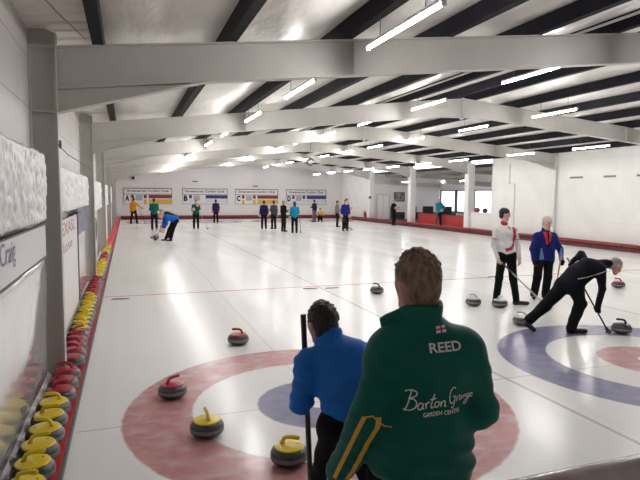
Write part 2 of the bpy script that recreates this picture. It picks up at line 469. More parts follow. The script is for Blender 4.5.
# ------------------------------------------------------------------ lounge behind the right-hand columns
LX, LZ = 22.0, 3.35
lfl = mat('lounge_carpet', (.17, .05, .05), .9, var=.2)
struct(MB().box((XWR - .1, 18.0, .0), (LX, 33.5, .16)).build('floor_lounge', lfl))
struct(MB().box((XWR + .16, 33.5, 0), (LX, 33.66, 3.6)).build('wall_loungeend', farwall))
struct(MB().box((XWR + .16, 17.9, 0), (LX, 18.06, 3.6)).build('wall_loungenear', farwall))
b = MB().box((LX, 17.9, 0), (LX + .15, 33.7, .75)).box((LX, 17.9, 2.45), (LX + .15, 33.7, 3.6)).box((LX, 17.9, .75), (LX + .15, 20.0, 2.45))
struct(b.build('wall_loungeright', farwall))
glass = mat('window_glass', (.9, .95, 1), .02); glass.node_tree.nodes['Principled BSDF'].inputs['Transmission Weight'].default_value = 1
n = 1
wy = [20.0, 22.25, 24.5, 26.75, 29.0, 31.25, 33.5]
for a, c in zip(wy, wy[1:]):
    fr = MB()
    for (y0, y1, z0, z1) in ((a, a + .13, .75, 2.45), (c - .13, c, .75, 2.45), (a + .13, c - .13, .75, .83), (a + .13, c - .13, 2.37, 2.45)): fr.box((LX + .02, y0, z0), (LX + .12, y1, z1))
    o = struct(fr.build('window_%d' % n, DKGREY)); n += 1
    MB().box((LX + .06, a + .13, .83), (LX + .07, c - .13, 2.37)).build('glass', glass, o)
b = MB()
for k in range(9):
    y = 18.2 + k * 1.85; b.add([(XWR + .1, y, LZ + .35), (LX + .1, y, LZ + .05), (LX + .1, y + 1.85, LZ + .05), (XWR + .1, y + 1.85, LZ + .35)], [(0, 1, 2, 3)])
struct(b.build('ceiling_lounge', mat('dark_ceiling', (.05, .05, .055), .7)))
for x in (17.2, 18.6, 20.0, 21.4):
    z = LZ + .35 - .3 * (x - XWR) / 6 - .22
    struct(MB().box((x - .05, 18.1, z), (x + .05, 33.5, z + .2)).build('ceiling_beam', mat('grey_purlin', (.30, .29, .28), .6)))
for y in FR[3:6]:
    struct(MB().prism_y([(XWR + .17, 2.88), (LX - .01, 2.66), (LX - .01, 2.98), (XWR + .17, 3.2)], y - .06, y + .06).build('lounge_beam', STEEL))
d = struct(MB().box((16.42, 33.44, .16), (17.52, 33.5, 2.02)).build('door_1', WHITE))
MB().box((16.42, 33.42, .16), (16.47, 33.44, 2.07)).box((17.47, 33.42, .16), (17.52, 33.44, 2.07)).box((16.42, 33.42, 2.02), (17.52, 33.44, 2.07)).box((16.94, 33.425, .16), (16.97, 33.44, 2.02)).build('door_frame', mat('pale_grey_paint', (.5, .48, .47), .5), d)
MB().tube([(17.0, 33.42, 1.0), (17.0, 33.38, 1.0), (17.0, 33.38, 1.12)], .012).build('door_handle', CHROME, d)

# bumpers
def bumper(name, a, c, side):
    (xa, ya), (xb, yb) = a, c
    lo_, up = MB(), MB()
    x0, x1, y0, y1 = min(xa, xb), max(xa, xb), min(ya, yb), max(ya, yb)
    lo_.box((x0, y0, 0), (x1, y1, .14)); o = struct(lo_.build(name, mat('dark_red_board', (.10, .018, .02), .5, var=.2)))
    seg = 2.4; L = max(x1 - x0, y1 - y0); k = 0; p = 0
    while p < L - .01:
        q = min(p + seg, L)
        if y1 - y0 > x1 - x0: up.box((x0 + .02, y0 + p + .006, .145), (x1, y0 + q - .006, .285))
        else: up.box((x0 + p + .006, y0 + .02, .145), (x0 + q - .006, y1, .285))
        p = q
    u = up.build('padding', RED_PAD, o)
    bv = u.modifiers.new('soft', 'BEVEL'); bv.width = .05; bv.segments = 3
bumper('baseboard_right', (15.53, YN), (15.74, 20.3), 1)
bumper('baseboard_rightend', (15.53, 20.32), (15.70, YF - .3), 1)
bumper('baseboard_far', (-2.2, YF - .28), (15.5, YF), 1)
b = MB().box((-2.60, YN, 0), (-2.236, YF, .06)); o = struct(b.build('baseboard_left', RED_BOARD))
MB().box((-2.235, YN, 0), (-2.217, YF, .055)).build('rubber_edge', mat('grey_rubber', (.12, .115, .115), .6), o)
# the higher red board past the end of the stone row
MB().box((-2.59, 15.6, .061), (-2.32, YF - .3, .20)).build('red_kerb', mat('bright_red_board', (.62, .05, .05), .45, var=.08), o)
# snow scraped up against the left wall
def snowz(x, y):
    t = (x + 2.60) / .07
    return .065 + .09 * max(0, 1 - max(0, t)) * (.8 + .5 * noise.noise((x * 9, y * 4, 0))) + .03 * noise.noise((x * 34, y * 24, 5))
snow = mat('snow', (.88, .88, .88), .6, var=.06, vscale=40, bump=.7, bscale=60)
sb = grid_surface([-2.60, -2.59, -2.58, -2.57, -2.56, -2.55, -2.54], [YN + i * .04 for i in range(int((YF - YN) / .04))], snowz)
o = sb.build('snow_bank', snow, smooth='all'); o['kind'] = 'stuff'; tag(o, 'strip of scraped snow along the foot of the left wall', 'snow')

# crumpled white insulating sheets and banners between the left columns
foil = mat('crumpled_sheet', (.74, .72, .715), .38, var=.10, vscale=14, stretch=(1, 1, .5), bump=1., bscale=18)
def crumpled(name, y0, y1, z0, z1, x, label, amp=.036):
    ny, nz = max(6, int((y1 - y0) / .022)), max(6, int((z1 - z0) / .022))
    b = MB(); r = random.random() * 9
    for j in range(nz + 1):
        for i in range(ny + 1):
            y = y0 + (y1 - y0) * i / ny; z = z0 + (z1 - z0) * j / nz
            e = min(i, ny - i, 1) * min(j, nz - j, 1)
            n = .5 * noise.noise((y * 5, z * 2.5 + r, r)) + .55 * abs(noise.noise((y * 14, z * 6, r + 4))) * 2 + .45 * noise.noise((y * 30, z * 15, r)) - .4
            yy = y + (.02 * noise.noise((z * 9, r, y)) if i in (0, ny) else 0); zz = z + (.02 * noise.noise((y * 7, r, z)) if j in (0, nz) else 0)
            b.v.append((x + amp * n * (.4 + .6 * e) - (1 - e) * .02, yy, zz))
    k = ny + 1
    b.f = [(j * k + i, j * k + i + 1, (j + 1) * k + i + 1, (j + 1) * k + i) for j in range(nz) for i in range(ny)]; b.mi = [0] * len(b.f)
    o = b.build(name, foil, smooth='all'); md = o.modifiers.new('thick', 'SOLIDIFY'); md.thickness = .006
    return tag(o, label, 'insulation sheet', 'crumpled sheets on the left wall')
crumpled('insulation_sheet', -4.6, 1.12, 1.745, 2.40, -2.50, 'large crumpled white insulating sheet on left wall before the nearest column')
crumpled('insulation_sheet', 1.75, 7.45, 1.765, 2.34, -2.50, 'crumpled white insulating sheet between the first and second left columns')
crumpled('insulation_sheet', 8.15, 13.85, 1.55, 2.34, -2.50, 'crumpled white insulating sheet between the second and third left columns')
crumpled('insulation_sheet', 14.55, 20.25, 1.52, 2.34, -2.50, 'crumpled white insulating sheet between the third and fourth left columns')
crumpled('insulation_sheet', 20.95, 26.65, 1.52, 2.34, -2.50, 'crumpled white insulating sheet between the fourth and fifth left columns')

TL = Matrix(((0, 0, 1, 0), (1, 0, 0, 0), (0, 1, 0, 0), (0, 0, 0, 1)))   # text running along +Y on the left wall, facing +X
def onleft(x, y, z, slope=0.): return Matrix.Translation((x, y, z)) @ TL @ Matrix.Rotation(slope, 4, 'Z')
vinyl = mat('glossy_vinyl', (.66, .64, .65), .16, coat=.9, var=.03)
vinyl2 = mat('banner_vinyl', (.72, .70, .71), .35)
ink = mat('violet_ink', (.20, .18, .33), .5); redink = mat('red_ink', (.50, .20, .21), .5); navyink = mat('navy_ink', (.05, .06, .16), .5)
t = thing('banner', 'white banner lettered in faded violet under the nearest crumpled sheet', 'banner', (-2.52, -2, 1.2))
def under(o, t): o.matrix_parent_inverse = Matrix.Translation(t.location).inverted(); return o
under(MB().box((-2.53, -4.6, 1.40), (-2.515, 1.10, 1.715)).build('panel', vinyl2, t), t)
under(put_text('Ailsa Craig', ink, t, onleft(-2.512, -1.53, 1.49), 1.05, .20), t)
under(MB().box((-2.532, -4.6, 1.705), (-2.505, 1.12, 1.718)).build('top_rail', DKGREY, t), t)
under(MB().box((-2.53, -4.6, 1.383), (-2.508, 1.10, 1.40)).build('hem', DKGREY, t), t)
b = MB(); ny = 40; nz = 14
for j in range(nz + 1):
    for i in range(ny + 1):
        y = -4.6 + 5.68 * i / ny; zz = j / nz
        z = .20 + 1.19 * zz; b.v.append((-2.52 - .03 * (1 - zz) ** 1.5 + .012 * noise.noise((y * 1.2, z * 2, 2)) , y, z))
b.f = [(j * (ny + 1) + i, j * (ny + 1) + i + 1, (j + 1) * (ny + 1) + i + 1, (j + 1) * (ny + 1) + i) for j in range(nz) for i in range(ny)]; b.mi = [0] * len(b.f)
o = b.build('wall_sheet', vinyl, smooth='all'); o.modifiers.new('thick', 'SOLIDIFY').thickness = .005
tag(o, 'glossy pale sheet low on left wall mirroring the stones beside it', 'plastic sheet')
t = thing('banner', 'white board with red lettering between the first two left columns', 'banner', (-2.5, 3, 1.2))
under(MB().box((-2.525, 1.62, .28), (-2.505, 4.62, 1.68)).build('panel', vinyl2, t), t)
under(put_text('TEXASL', redink, t, onleft(-2.502, 1.95, 1.475), 2.25, .17, bold=.01), t)
under(put_text('Rose', redink, t, onleft(-2.502, 2.3, 1.26), 1.4, .13, bold=.01), t)
under(MB().box((-2.527, 4.62, .28), (-2.495, 4.74, 1.72)).build('edge_strip', BLACK, t), t)
t = thing('banner', 'narrow banner with navy picture band past the red lettering', 'banner', (-2.5, 6, 1.2))
under(MB().box((-2.525, 4.80, .30), (-2.507, 7.5, 1.74)).build('panel', vinyl, t), t)
pic = mat('navy_picture', (.14, .15, .22), .4, var=.9, vscale=7)
under(MB().box((-2.506, 4.84, 1.33), (-2.502, 7.46, 1.72)).build('picture', pic, t), t)
for k, (y0, y1, c, zt, lb) in enumerate(((8.2, 10.2, (.30, .04, .05), 1.05, 'banner with dark oval and red band after the second left column'), (14.6, 19.0, (.62, .60, .60), 1.3, 'plain white banner after the third left column'), (21.2, 26.0, (.6, .6, .62), 1.3, 'plain pale banner after the fourth left column'))):
    t = thing('banner', lb, 'banner', (-2.5, y0, 1.))
    under(MB().box((-2.525, y0, .2), (-2.507, y1, 1.5)).build('panel', vinyl2, t), t)
    under(MB().box((-2.506, y0 + .05, .4), (-2.503, y0 + 1.2, zt)).build('colour_band', mat('banner_colour_%d' % k, c, .5), t), t)
    if k == 0: under(MB().prism_y([(0, 0)] * 3, 0, 0).build('oval', DKGREY, t), t) if False else under(MB().tube([(-2.504, 9.2 + .5 * math.cos(a), 1.15 + .28 * math.sin(a)) for a in np.linspace(0, 2 * PI, 25)], .05, 6, cap=False).build('oval', DKGREY, t), t)
# cable and eye bolt on the left wall
t = thing('wall_cable', 'thin steel cable with a ring running along left wall from nearest column', 'cable', (-2.40, 1.36, 2.50))
under(MB().tube([(-2.40, 1.345, 2.51), (-2.46, 3.0, 2.515), (-2.46, 5.2, 2.525), (-2.42, 7.74, 2.53)], .006, 6).build('cable', DKGREY, t), t)
ring = MB().tube([(-2.38, 1.34 + .035 * math.cos(a), 2.515 + .035 * math.sin(a)) for a in np.linspace(0, 2 * PI, 13)], .010, 6); under(ring.build('ring', DKGREY, t), t)
o = MB().tube([(-2.57, -.4, 3.62), (-2.45, .2, 3.70), (-2.30, .8, 3.66), (-2.12, 1.36, 3.60)], .0045, 6).build('roof_cable', DKGREY)
tag(o, 'dark loose cable under the ribbed roof at the nearest left corner', 'cable')

# ------------------------------------------------------------------ score boards on the far wall
black = mat('black_ink', (.015, .015, .02), .5); sbw = mat('board_white', (.76, .755, .75), .45)
sred = mat('board_red', (.25, .012, .03), .5); syel = mat('board_yellow', (.65, .44, .04), .5); sblu = mat('board_blue', (.016, .022, .19), .5); sgry = mat('board_grey', (.40, .41, .45), .5)
TF = lambda x, y, z: Matrix.Translation((x, y, z)) @ Matrix.Rotation(PI / 2, 4, 'X')
for ch, xa, up, dn in (('A', -1.95, sred, syel), ('B', 2.41, sblu, sbw), ('C', 6.63, sred, syel), ('D', 10.92, sblu, sbw)):
    x1 = xa + 3.57; y = YF - .05
    t = thing('scoreboard', {'A': 'white score board lettered A with red and yellow bands', 'B': 'white score board lettered B with blue band', 'C': 'white score board lettered C with red and yellow bands', 'D': 'white score board lettered D with blue squares and band'}[ch], 'scoreboard', (xa, y, 1.19), 0, 'score boards on the far wall')
    u = lambda o: under(o, t)
    u(MB().box((xa, y, 1.18), (x1, y + .05, 2.40)).build('board', sbw, t))
    f = MB()
    for a0, a1, z0, z1 in ((xa, x1, 2.37, 2.42), (xa, x1, 1.93, 1.965), (xa, xa + .04, 1.93, 2.4), (x1 - .04, x1, 1.93, 2.4), (xa, xa + .018, 1.18, 1.93), (x1 - .018, x1, 1.18, 1.93), (xa, x1, 1.18, 1.20)): f.box((a0, y - .02, z0), (a1, y - .001, z1))
    u(f.build('header_frame', black, t))
    u(put_text('Greenacres Curling Club', black, t, TF(xa + .22, y - .006, 2.06), 3.1, .24, bold=.02))
    u(put_text(ch, black, t, TF(xa + .10, y - .006, 1.42), .30, 0.46, bold=.06, name='letter'))
    for a0, a1 in ((.52, .74), (1.45, 1.68), (1.82, 3.55)):
        if ch == 'B' and a0 == 1.45: continue
        u(MB().box((xa + a0, y - .008, 1.64), (xa + a1, y - .001, 1.90)).build('upper_band', up, t))
        lz = 1.22 if ch in 'AC' else 1.30
        u(MB().box((xa + a0, y - .008, lz), (xa + a1, y - .001, 1.55)).build('lower_band', dn if ch in 'AC' else mat('board_pale', (.66, .66, .67), .5), t))
    tk = MB()
    for k in range(8):
        tk.box((xa + 1.86 + k * .21, y - .012, 1.565), (xa + 1.96 + k * .21, y - .009, 1.625))
    u(tk.build('end_numbers', sgry, t))
    u(MB().box((xa + .86, y - .008, 1.46), (xa + 1.36, y - .001, 1.88)).box((xa + .90, y - .012, 1.60), (xa + 1.32, y - .0081, 1.64)).build('club_crest', sgry, t))
o = MB().box((-1.36, YF - .16, 3.06), (-1.14, YF - .001, 3.28)).build('wall_speaker', BLACK); tag(o, 'small black speaker high on far wall above board A', 'speaker')
for x, zz, lb in ((3.4, 2.98, 'small grey fitting high on the far wall above board B'), (8.3, 2.66, 'small grey fitting on the far wall above board C')):
    o = MB().box((x - .2, YF - .06, zz - .04), (x + .2, YF - .001, zz + .04)).box((x - .15, YF - .09, zz - .02), (x + .15, YF - .06, zz + .02)).build('wall_fitting', DKGREY); tag(o, lb, 'fitting')

# ------------------------------------------------------------------ tube lights
LAMP = mat('lamp_glow', (1, 1, 1), .5, emit=(1., .975, .965), estr=122.)
HOUS = mat('lamp_housing', (.8, .8, .8), .4)
def make_light(L=1.55):
    t = thing('ceiling_light', '', 'light', (0, 0, 0), 0, 'tube lights hung from the roof')
    h = L / 2
    MB().box((-.026, -h, .03), (.026, h, .062)).build('housing', HOUS, t)
    b = MB(); n = 8; prof = [(.019 * math.cos(a), .03 - .034 * math.sin(a)) for a in np.linspace(0, PI, n)]
    b.prism_y(prof, -h + .02, h - .02); b.build('tube', LAMP, t)
    MB().box((-.021, -h - .005, -.008), (.021, -h + .02, .03)).build('end_cap', HOUS, t); MB().box((-.021, h - .02, -.008), (.021, h + .005, .03)).build('end_cap', HOUS, t)
    MB().tube([(0, -h * .6, .06), (0, -h * .6, .42)], .005, 5).build('hanger_wire', DKGREY, t); MB().tube([(0, h * .6, .06), (0, h * .6, .42)], .005, 5).build('hanger_wire', DKGREY, t)
    return t
L0 = None
rows = [('leftmost', .80, 3.62, [0., 3.32, 6.6, 9.9, 13.2, 16.5, 19.8, 23.1, 26.4, 29.7, 33., 36.3]),
        ('second', 5.0, 4.13, [-.3, 3.13, 6.62, 10.0, 13.45, 16.8, 20.2, 23.5, 26.9, 30.2, 33.5, 36.8]),
        ('third', 8.5, 4.10, [2.95, 6.4, 9.83, 13.55, 17.0, 20.2, 23.5, 26.9, 30.2, 33.5, 36.8]),
        ('rightmost', 12.7, 3.62, [2.4, 5.9, 9.3, 12.7, 16.9, 20.1, 23.5, 26.9, 30.2, 33.5, 36.8])]
for rn, x, z, ysl in rows:
    seen = 0
    for k, y in enumerate(ysl):
        q = Vector((x - cx, y - cy_, z - cz)); dp = q.dot(F_); iu, iv = 320 + FP * q.dot(R2) / dp, 240 - FP * q.dot(U2) / dp
        vis = dp > 0 and -5 < iu < 645 and -5 < iv < 485
        lb = 'fluorescent tube light, %s counting from the near end of the %s row' % (ORD[seen], rn) if vis else 'fluorescent tube light of the %s row near the viewer, %s above the view' % (rn, ORD[k])
        seen += vis
        if L0 is None: L0 = make_light(); L0['label'] = lb; L0.location = (x, y, z)
        else: copytree(L0, lb, (x, y, z))
for k, (x, y) in enumerate(((17.8, 31.2), (18.2, 27.6), (18.2, 24.2), (18.4, 20.2))):
    copytree(L0, 'tube light under the low lounge ceiling, %s from the far end' % ORD[k], (x, y, 2.98 - .02 * k), 0, 'tube lights in the lounge')

# ------------------------------------------------------------------ curling stones
def granite(name, c):
    m = mat(name, c, .35, var=.5, vscale=160, coat=.25); return m
GR, GB = granite('dark_granite', (.042, .041, .045)), mat('pecked_band', (.22, .215, .21), .75, var=.3, vscale=120)
HM = {'red': mat('red_handle', (.44, .022, .045), .28, coat=.4), 'yellow': mat('yellow_handle', (.80, .60, .015), .30, coat=.4), 'black': mat('black_handle', (.02, .02, .022), .3, coat=.3), 'grey': mat('pale_grey_handle', (.55, .56, .58), .3, coat=.3)}
def make_stone(col, n=28):
    t = thing('curling_stone', '', 'curling stone', (0, 0, 0), 0); t.scale = (1, 1, 1.13)
    prof = [(0, .004), (.063, 0), (.068, .003), (.095, .012), (.120, .022), (.136, .034), (.1415, .046), (.1415, .074), (.137, .088), (.124, .104), (.111, .1125), (.07, .1185), (0, .120)]
    mi = [0] * 12; mi[6] = 1
    MB().lathe(prof, n, mi=mi).build('body', [GR, GB], t, smooth=True)
    p = MB().lathe([(.0, .1195), (.109, .1115), (.114, .1165), (.109, .1235), (.062, .131), (.018, .133), (0, .133)], n).build('handle_plate', HM[col], t, smooth=True)
    q = MB().tube([(-.052, 0, .128), (-.050, 0, .146), (-.040, 0, .166), (-.015, 0, .178), (.02, 0, .181), (.055, 0, .182), (.075, 0, .180), (.082, 0, .178)], [.021, .016, .0145, .014, .0145, .0155, .0145, .008], 10).build('grip', HM[col], p, smooth='all')
    MB().lathe([(0, 0), (.008, 0), (.008, .004), (0, .004)], 8, c=(.06, .03, .1275)).build('bolt', mat('brass_bolt', (.25, .16, .05), .4, metal=1), p)
    return t
proto = {}
def stone(col, x, y, rz, label, z=0., group=None):
    if col not in proto:
        t = proto[col] = make_stone(col); t['label'] = label; t.location = (x, y, z); t.rotation_euler = (0, 0, rz)
        if group: t['group'] = group
        return t
    t = copytree(proto[col], label, (x, y, z), rz)
    if group: t['group'] = group
    elif 'group' in t: del t['group']
    return t
stone('yellow', -.632, -1.08, math.radians(-35), 'yellow-handled curling stone on the red ring beside the upright black broom')
stone('yellow', -1.152, -.40, math.radians(95), 'yellow-handled curling stone on the left inner edge of the near red ring')
stone('red', -1.358, .58, math.radians(25), 'red-handled curling stone on the left side of the near red ring')
stone('red', -.365, 2.30, math.radians(170), 'red-handled curling stone alone on white ice just past the red ring')
stone('black', 3.072, 5.2, math.radians(130), 'black-handled curling stone on bare ice past the green jacket man')
stone('grey', 4.259, 3.56, math.radians(160), 'pale-handled curling stone left of the man in the white shirt')
stone('grey', 4.63, 3.28, math.radians(20), 'curling stone in front of the foot of the white shirt man')
stone('grey', 4.08, 2.02, math.radians(150), 'pale-handled curling stone behind the back shoe of the bending sweeper')
stone('black', 5.169, 1.15, math.radians(150), 'black-handled curling stone on blue ring ahead of the bending sweeper')
stone('red', 8.575, 4.28, math.radians(150), 'red-handled curling stone beyond the head of the bending sweeper')
stone('red', -.55, 20.4, 0, 'small far curling stone in front of the blue sweepers')
seq = []
ycol = [('yellow', [-1.165, -.877, -.588, -.30, -.011, .278]), ('red', [.60, .89, 1.20, 1.69, 1.98, 2.27, 2.56, 2.85]),
        ('yellow', [3.14 + .288 * i for i in range(9)]), ('red', [5.74 + .288 * i for i in range(7)]), ('yellow', [8.12 + .288 * i for i in range(10)]),
        ('red', [11.0 + .288 * i for i in range(6)]), ('yellow', [12.73 + .288 * i for i in range(5)] + [14.52, 14.81, 15.10])]
first = True
bl = ['nearest yellow', 'nearest red', 'second yellow', 'second red', 'third yellow', 'third red', 'farthest yellow']
for bi, (colr, ysl) in enumerate(ycol):
    for k, y in enumerate(ysl):
        jx = random.uniform(-.006, .006) + (.012 if .5 < y < 2.2 else 0)
        stone(colr, -2.388 + jx, y + random.uniform(-.001, .001), random.choice([0, 1]) * PI + random.uniform(-.35, .35),
              'curling stone in the wall row, %s of the %s run counting from the camera' % (ORD[k], bl[bi]), .06, 'curling stones along the left wall')

# small things on the ice
pad = mat('grey_pad', (.15, .15, .15), .7, var=.2)
for x, y, lb in ((-1.9, 6.11, 'dark grey oval pad on the ice beside the left wall stones'), (1.95, 6.17, 'dark pad left of the divider near the first hog line'), (2.42, 6.09, 'dark pad right of the divider near the first hog line'), (6.88, 6.46, 'dark pad on ice left of the man in the white shirt')):
    o = MB().lathe([(0, 0), (1, 0), (1, .004), (.94, .008), (0, .009)], 24).build('ice_pad', pad, smooth=True); o.scale = (.17, .055, 1); o.location = (x, y, .001); tag(o, lb, 'pad', 'pads on the hog line')

# rail in front of the camera
rail = mat('varnished_rail', (.44, .37, .36), .22, coat=.6, var=.2)
t = thing('hand_rail', 'dark glossy rounded rail in the lower right corner', 'rail', (0, -3.42, 0))
b = MB().tube([(-1.5, 0, .985), (6, 0, .985)], .055, 20); b.build('top_rail', rail, t, smooth=True)
for x in (-1.4, .9, 2.4, 3.9, 5.4): MB().tube([(x, 0, 0), (x, 0, .96)], .022, 10).build('post', DKGREY, t, smooth=True)

# right wall fittings
for k, (y0, y1) in enumerate(((12.80, 13.48), (11.18, 11.74), (9.5, 10.26))):
    o = MB().box((XWR - .02, y0, 2.79), (XWR, y1, 2.85)).box((XWR - .03, y0 - .015, 2.775), (XWR - .005, y1 + .015, 2.79)).build('wall_vent', mat('vent_grey', (.22, .21, .2), .6))
    tag(o, 'narrow dark slot vent high on right wall, %s from the wall column' % ORD[k], 'vent', 'slot vents on the right wall')
o = MB().tube([(XWR - .03, 17.35, 3.55), (XWR - .03, 17.35, 2.62), (XWR - .03, 16.95, 2.60), (XWR - .03, 16.95, .45)], .03, 8).build('wall_pipe', WHITE); tag(o, 'white conduit pipe running down the right wall behind the white shirt man', 'pipe')

# lounge furniture
t = thing('low_barrier', 'low red panelled barrier along the lounge between the white columns', 'barrier', (16.35, 24.5, .16))
rb = mat('red_panel', (.46, .035, .035), .5, var=.08)
for k in range(3):
    under(MB().box((16.30, 21.0 + k * 1.95, .16), (16.38, 22.93 + k * 1.95, .84)).build('panel', rb, t), t)
under(MB().box((16.26, 20.98, .84), (16.44, 26.82, .88)).build('top_rail', mat('dark_wood', (.10, .05, .04), .5), t), t)
t = thing('lounge_table', 'long dark table by the lounge windows', 'table', (19.5, 24.5, .16))
under(MB().box((19.0, 22.6, .86), (19.9, 27.0, .91)).build('tabletop', DKGREY, t), t)
for x in (19.1, 19.8):
    for y in (22.8, 26.8): under(MB().box((x - .04, y - .04, .16), (x + .04, y + .04, .86)).build('leg', DKGREY, t), t)
dkc = mat('black_fabric', (.02, .02, .025), .8, var=.2)
def armchair(x, y, rz, lb, s=1.):
    t = thing('armchair', lb, 'chair', (x, y, .16), rz, 'dark lounge chairs')
    f = Field().el((0, 0, .30), (.36, .36, .18)); 
    def bx(name, a, b): 
        o = MB().box(a, b).build(name, dkc, t); m = o.modifiers.new('soft', 'BEVEL'); m.width = .06; m.segments = 3
    bx('seat', (-.40, -.38, .16), (.40, .36, .44)); bx('backrest', (-.40, .30, .16), (.40, .50, 1.05)); bx('arm_rest', (-.52, -.38, .12), (-.40, .46, .62)); bx('arm_rest', (.40, -.38, .12), (.52, .46, .62))
    for sx in (-.4, .4):
        for sy in (-.3, .4): MB().tube([(sx, sy, 0), (sx, sy, .17)], .025, 8).build('leg', DKGREY, t)
armchair(18.2, 30.4, .4, 'dark lounge chair left of the red barrier')
armchair(19.4, 30.6, -.2, 'dark lounge chair behind the left end of the red barrier')
armchair(20.6, 30.2, -.5, 'dark lounge chair nearest the lounge windows')
armchair(17.0, 31.0, .8, 'dark chair right behind the man in black beside the white column')
t = thing('wall_picture', 'dark framed picture on the lounge end wall', 'picture', (18.37, 33.48, 1.9))
under(MB().box((17.90, 33.46, 1.52), (18.84, 33.499, 2.26)).build('frame', DKGREY, t), t)
under(MB().box((17.97, 33.45, 1.59), (18.77, 33.462, 2.19)).build('image', mat('grey_photo', (.22, .19, .19), .5, var=.8, vscale=5), t), t)
t = thing('fire_extinguisher', 'red fire extinguisher on the wall by the farthest right column', 'fire extinguisher', (15.82, 34.3, .20))
under(MB().lathe([(0, 0), (.085, 0), (.09, .02), (.09, .42), (.06, .50), (.03, .52), (0, .52)], 16, c=(15.82, 34.3, .20)).build('cylinder', mat('extinguisher_red', (.45, .02, .03), .3), t, smooth=True), t)
under(MB().tube([(15.82, 34.3, .72), (15.82, 34.3, .79), (15.78, 34.25, .82)], .022, 8).build('valve', BLACK, t), t)
under(MB().tube([(15.8, 34.3, .77), (15.72, 34.3, .70), (15.72, 34.3, .42)], .015, 6).build('hose', BLACK, t), t)
under(MB().box((15.84, 34.26, .30), (15.93, 34.34, .60)).build('wall_mount', DKGREY, t), t)
o = MB().box((15.56, 32.9, 1.75), (15.70, 33.05, 1.92)).build('wall_speaker', BLACK); o.location = (.0, 0, 0); tag(o, 'small black box on the farthest white column', 'speaker')
bag = Field().el((16.02, 20.05, 1.25), (.14, .20, .13)).rc((16.02, 19.98, 1.36), (16.02, 20.12, 1.36), .025)
o = field_obj('hand_bag', bag, mat('dark_red_bag', (.20, .03, .04), .5), None, .015); tag(o, 'dark red bag on the white lounge sill', 'bag')
bag = Field().el((16.02, 19.35, 1.24), (.12, .16, .12)).rc((16.02, 19.3, 1.33), (16.02, 19.4, 1.33), .03)
o = field_obj('hand_bag', bag, mat('black_bag', (.03, .03, .04), .5), None, .015); tag(o, 'black bag on the white lounge sill', 'bag')
t = thing('desk_lamp', 'small white lamp standing behind the right end of the red barrier', 'lamp', (16.9, 21.6, .16))
under(MB().lathe([(0, 0), (.11, 0), (.11, .02), (.015, .03), (.012, 1.0), (0, 1.0)], 12, c=(16.9, 21.6, .16)).build('stand', WHITE, t), t)
under(MB().lathe([(.05, 0), (.11, -.16), (.10, -.16), (.04, 0)], 12, c=(16.9, 21.6, 1.28)).build('lamp_shade', WHITE, t), t)
# round heater hung under the roof
t = thing('roof_heater', 'small round dark-rimmed heater hung under the roof at mid hall', 'heater', (6.5, 19.9, 3.56))
hr = MB().tube([(.16 * math.cos(a), 0, .16 * math.sin(a)) for a in np.linspace(0, 2 * PI, 21)], .035, 8, cap=False).build('rim', DKGREY, t, smooth='all')
h2 = MB().lathe([(0, 0), (.13, 0), (.13, .04), (.09, .08), (0, .08)], 20).build('reflector', CHROME, t, smooth=True); h2.rotation_euler = (PI / 2, 0, 0)
MB().tube([(0, 0, .17), (0, .0, .95)], .008, 6).build('hanger', DKGREY, t)

# ------------------------------------------------------------------ people
CL = {}
def cloth(name, c, rough=.75): return mat(name, c, rough, spec=.15, var=.08, vscale=18)
C_BLACK = cloth('black_cloth', (.0065, .006, .0075)); C_NAVY = cloth('navy_cloth', (.008, .009, .022)); C_SHOE = mat('dark_shoe', (.008, .008, .009), .5)
C_GLOVE = cloth('black_glove', (.006, .006, .007))
H_BROWN = mat('brown_hair', (.23, .155, .10), .6, var=.5, vscale=45, stretch=(1, 1, .35), bump=.5, bscale=90)
H_DARK = mat('dark_hair', (.018, .013, .011), .5, var=.4, vscale=60, bump=.4, bscale=90)
H_GREY = mat('grey_hair', (.30, .29, .28), .7, var=.25, vscale=60, bump=.4, bscale=90); H_WHITE = mat('white_hair', (.55, .53, .52), .7, var=.15, vscale=60)
H_BLOND = mat('blond_hair', (.38, .24, .10), .6, var=.3, vscale=60)

def add_hand(F, w, d, fwd, thick=1., curl=.7):
    """palm, four unequal bent fingers and a thumb leaving the side of the palm; w wrist, d direction of the hand, fwd palm-side direction"""
    w = np.array(w, float); d = unit(d); p = np.array(fwd, float); p = unit(p - d * (p @ d)); s = np.cross(d, p)
    F.rc(w, w + d * .075, .026 * thick, .030 * thick, side=s, ks=1.35, k=.02)
    for i, (o, L) in enumerate(((-.031, .066), (-.010, .078), (.011, .074), (.031, .058))):
        a = w + d * .085 + s * o
        b = a + unit(d * math.cos(curl * .6) + p * math.sin(curl * .6)) * L * .52
        c = b + unit(d * math.cos(curl * 1.7) + p * math.sin(curl * 1.7)) * L * .50
        F.rc(a - d * .02, b, .0105 * thick, .0095 * thick, k=.006); F.rc(b, c, .0095 * thick, .008 * thick, k=.004)
    a = w + d * .03 - s * .03; b = a + unit(d * .6 - s * .55 + p * .45) * .042; c = b + unit(d * .8 + p * .6) * .032
    F.rc(a, b, .013 * thick, .011 * thick, k=.01); F.rc(b, c, .011 * thick, .009 * thick, k=.005)

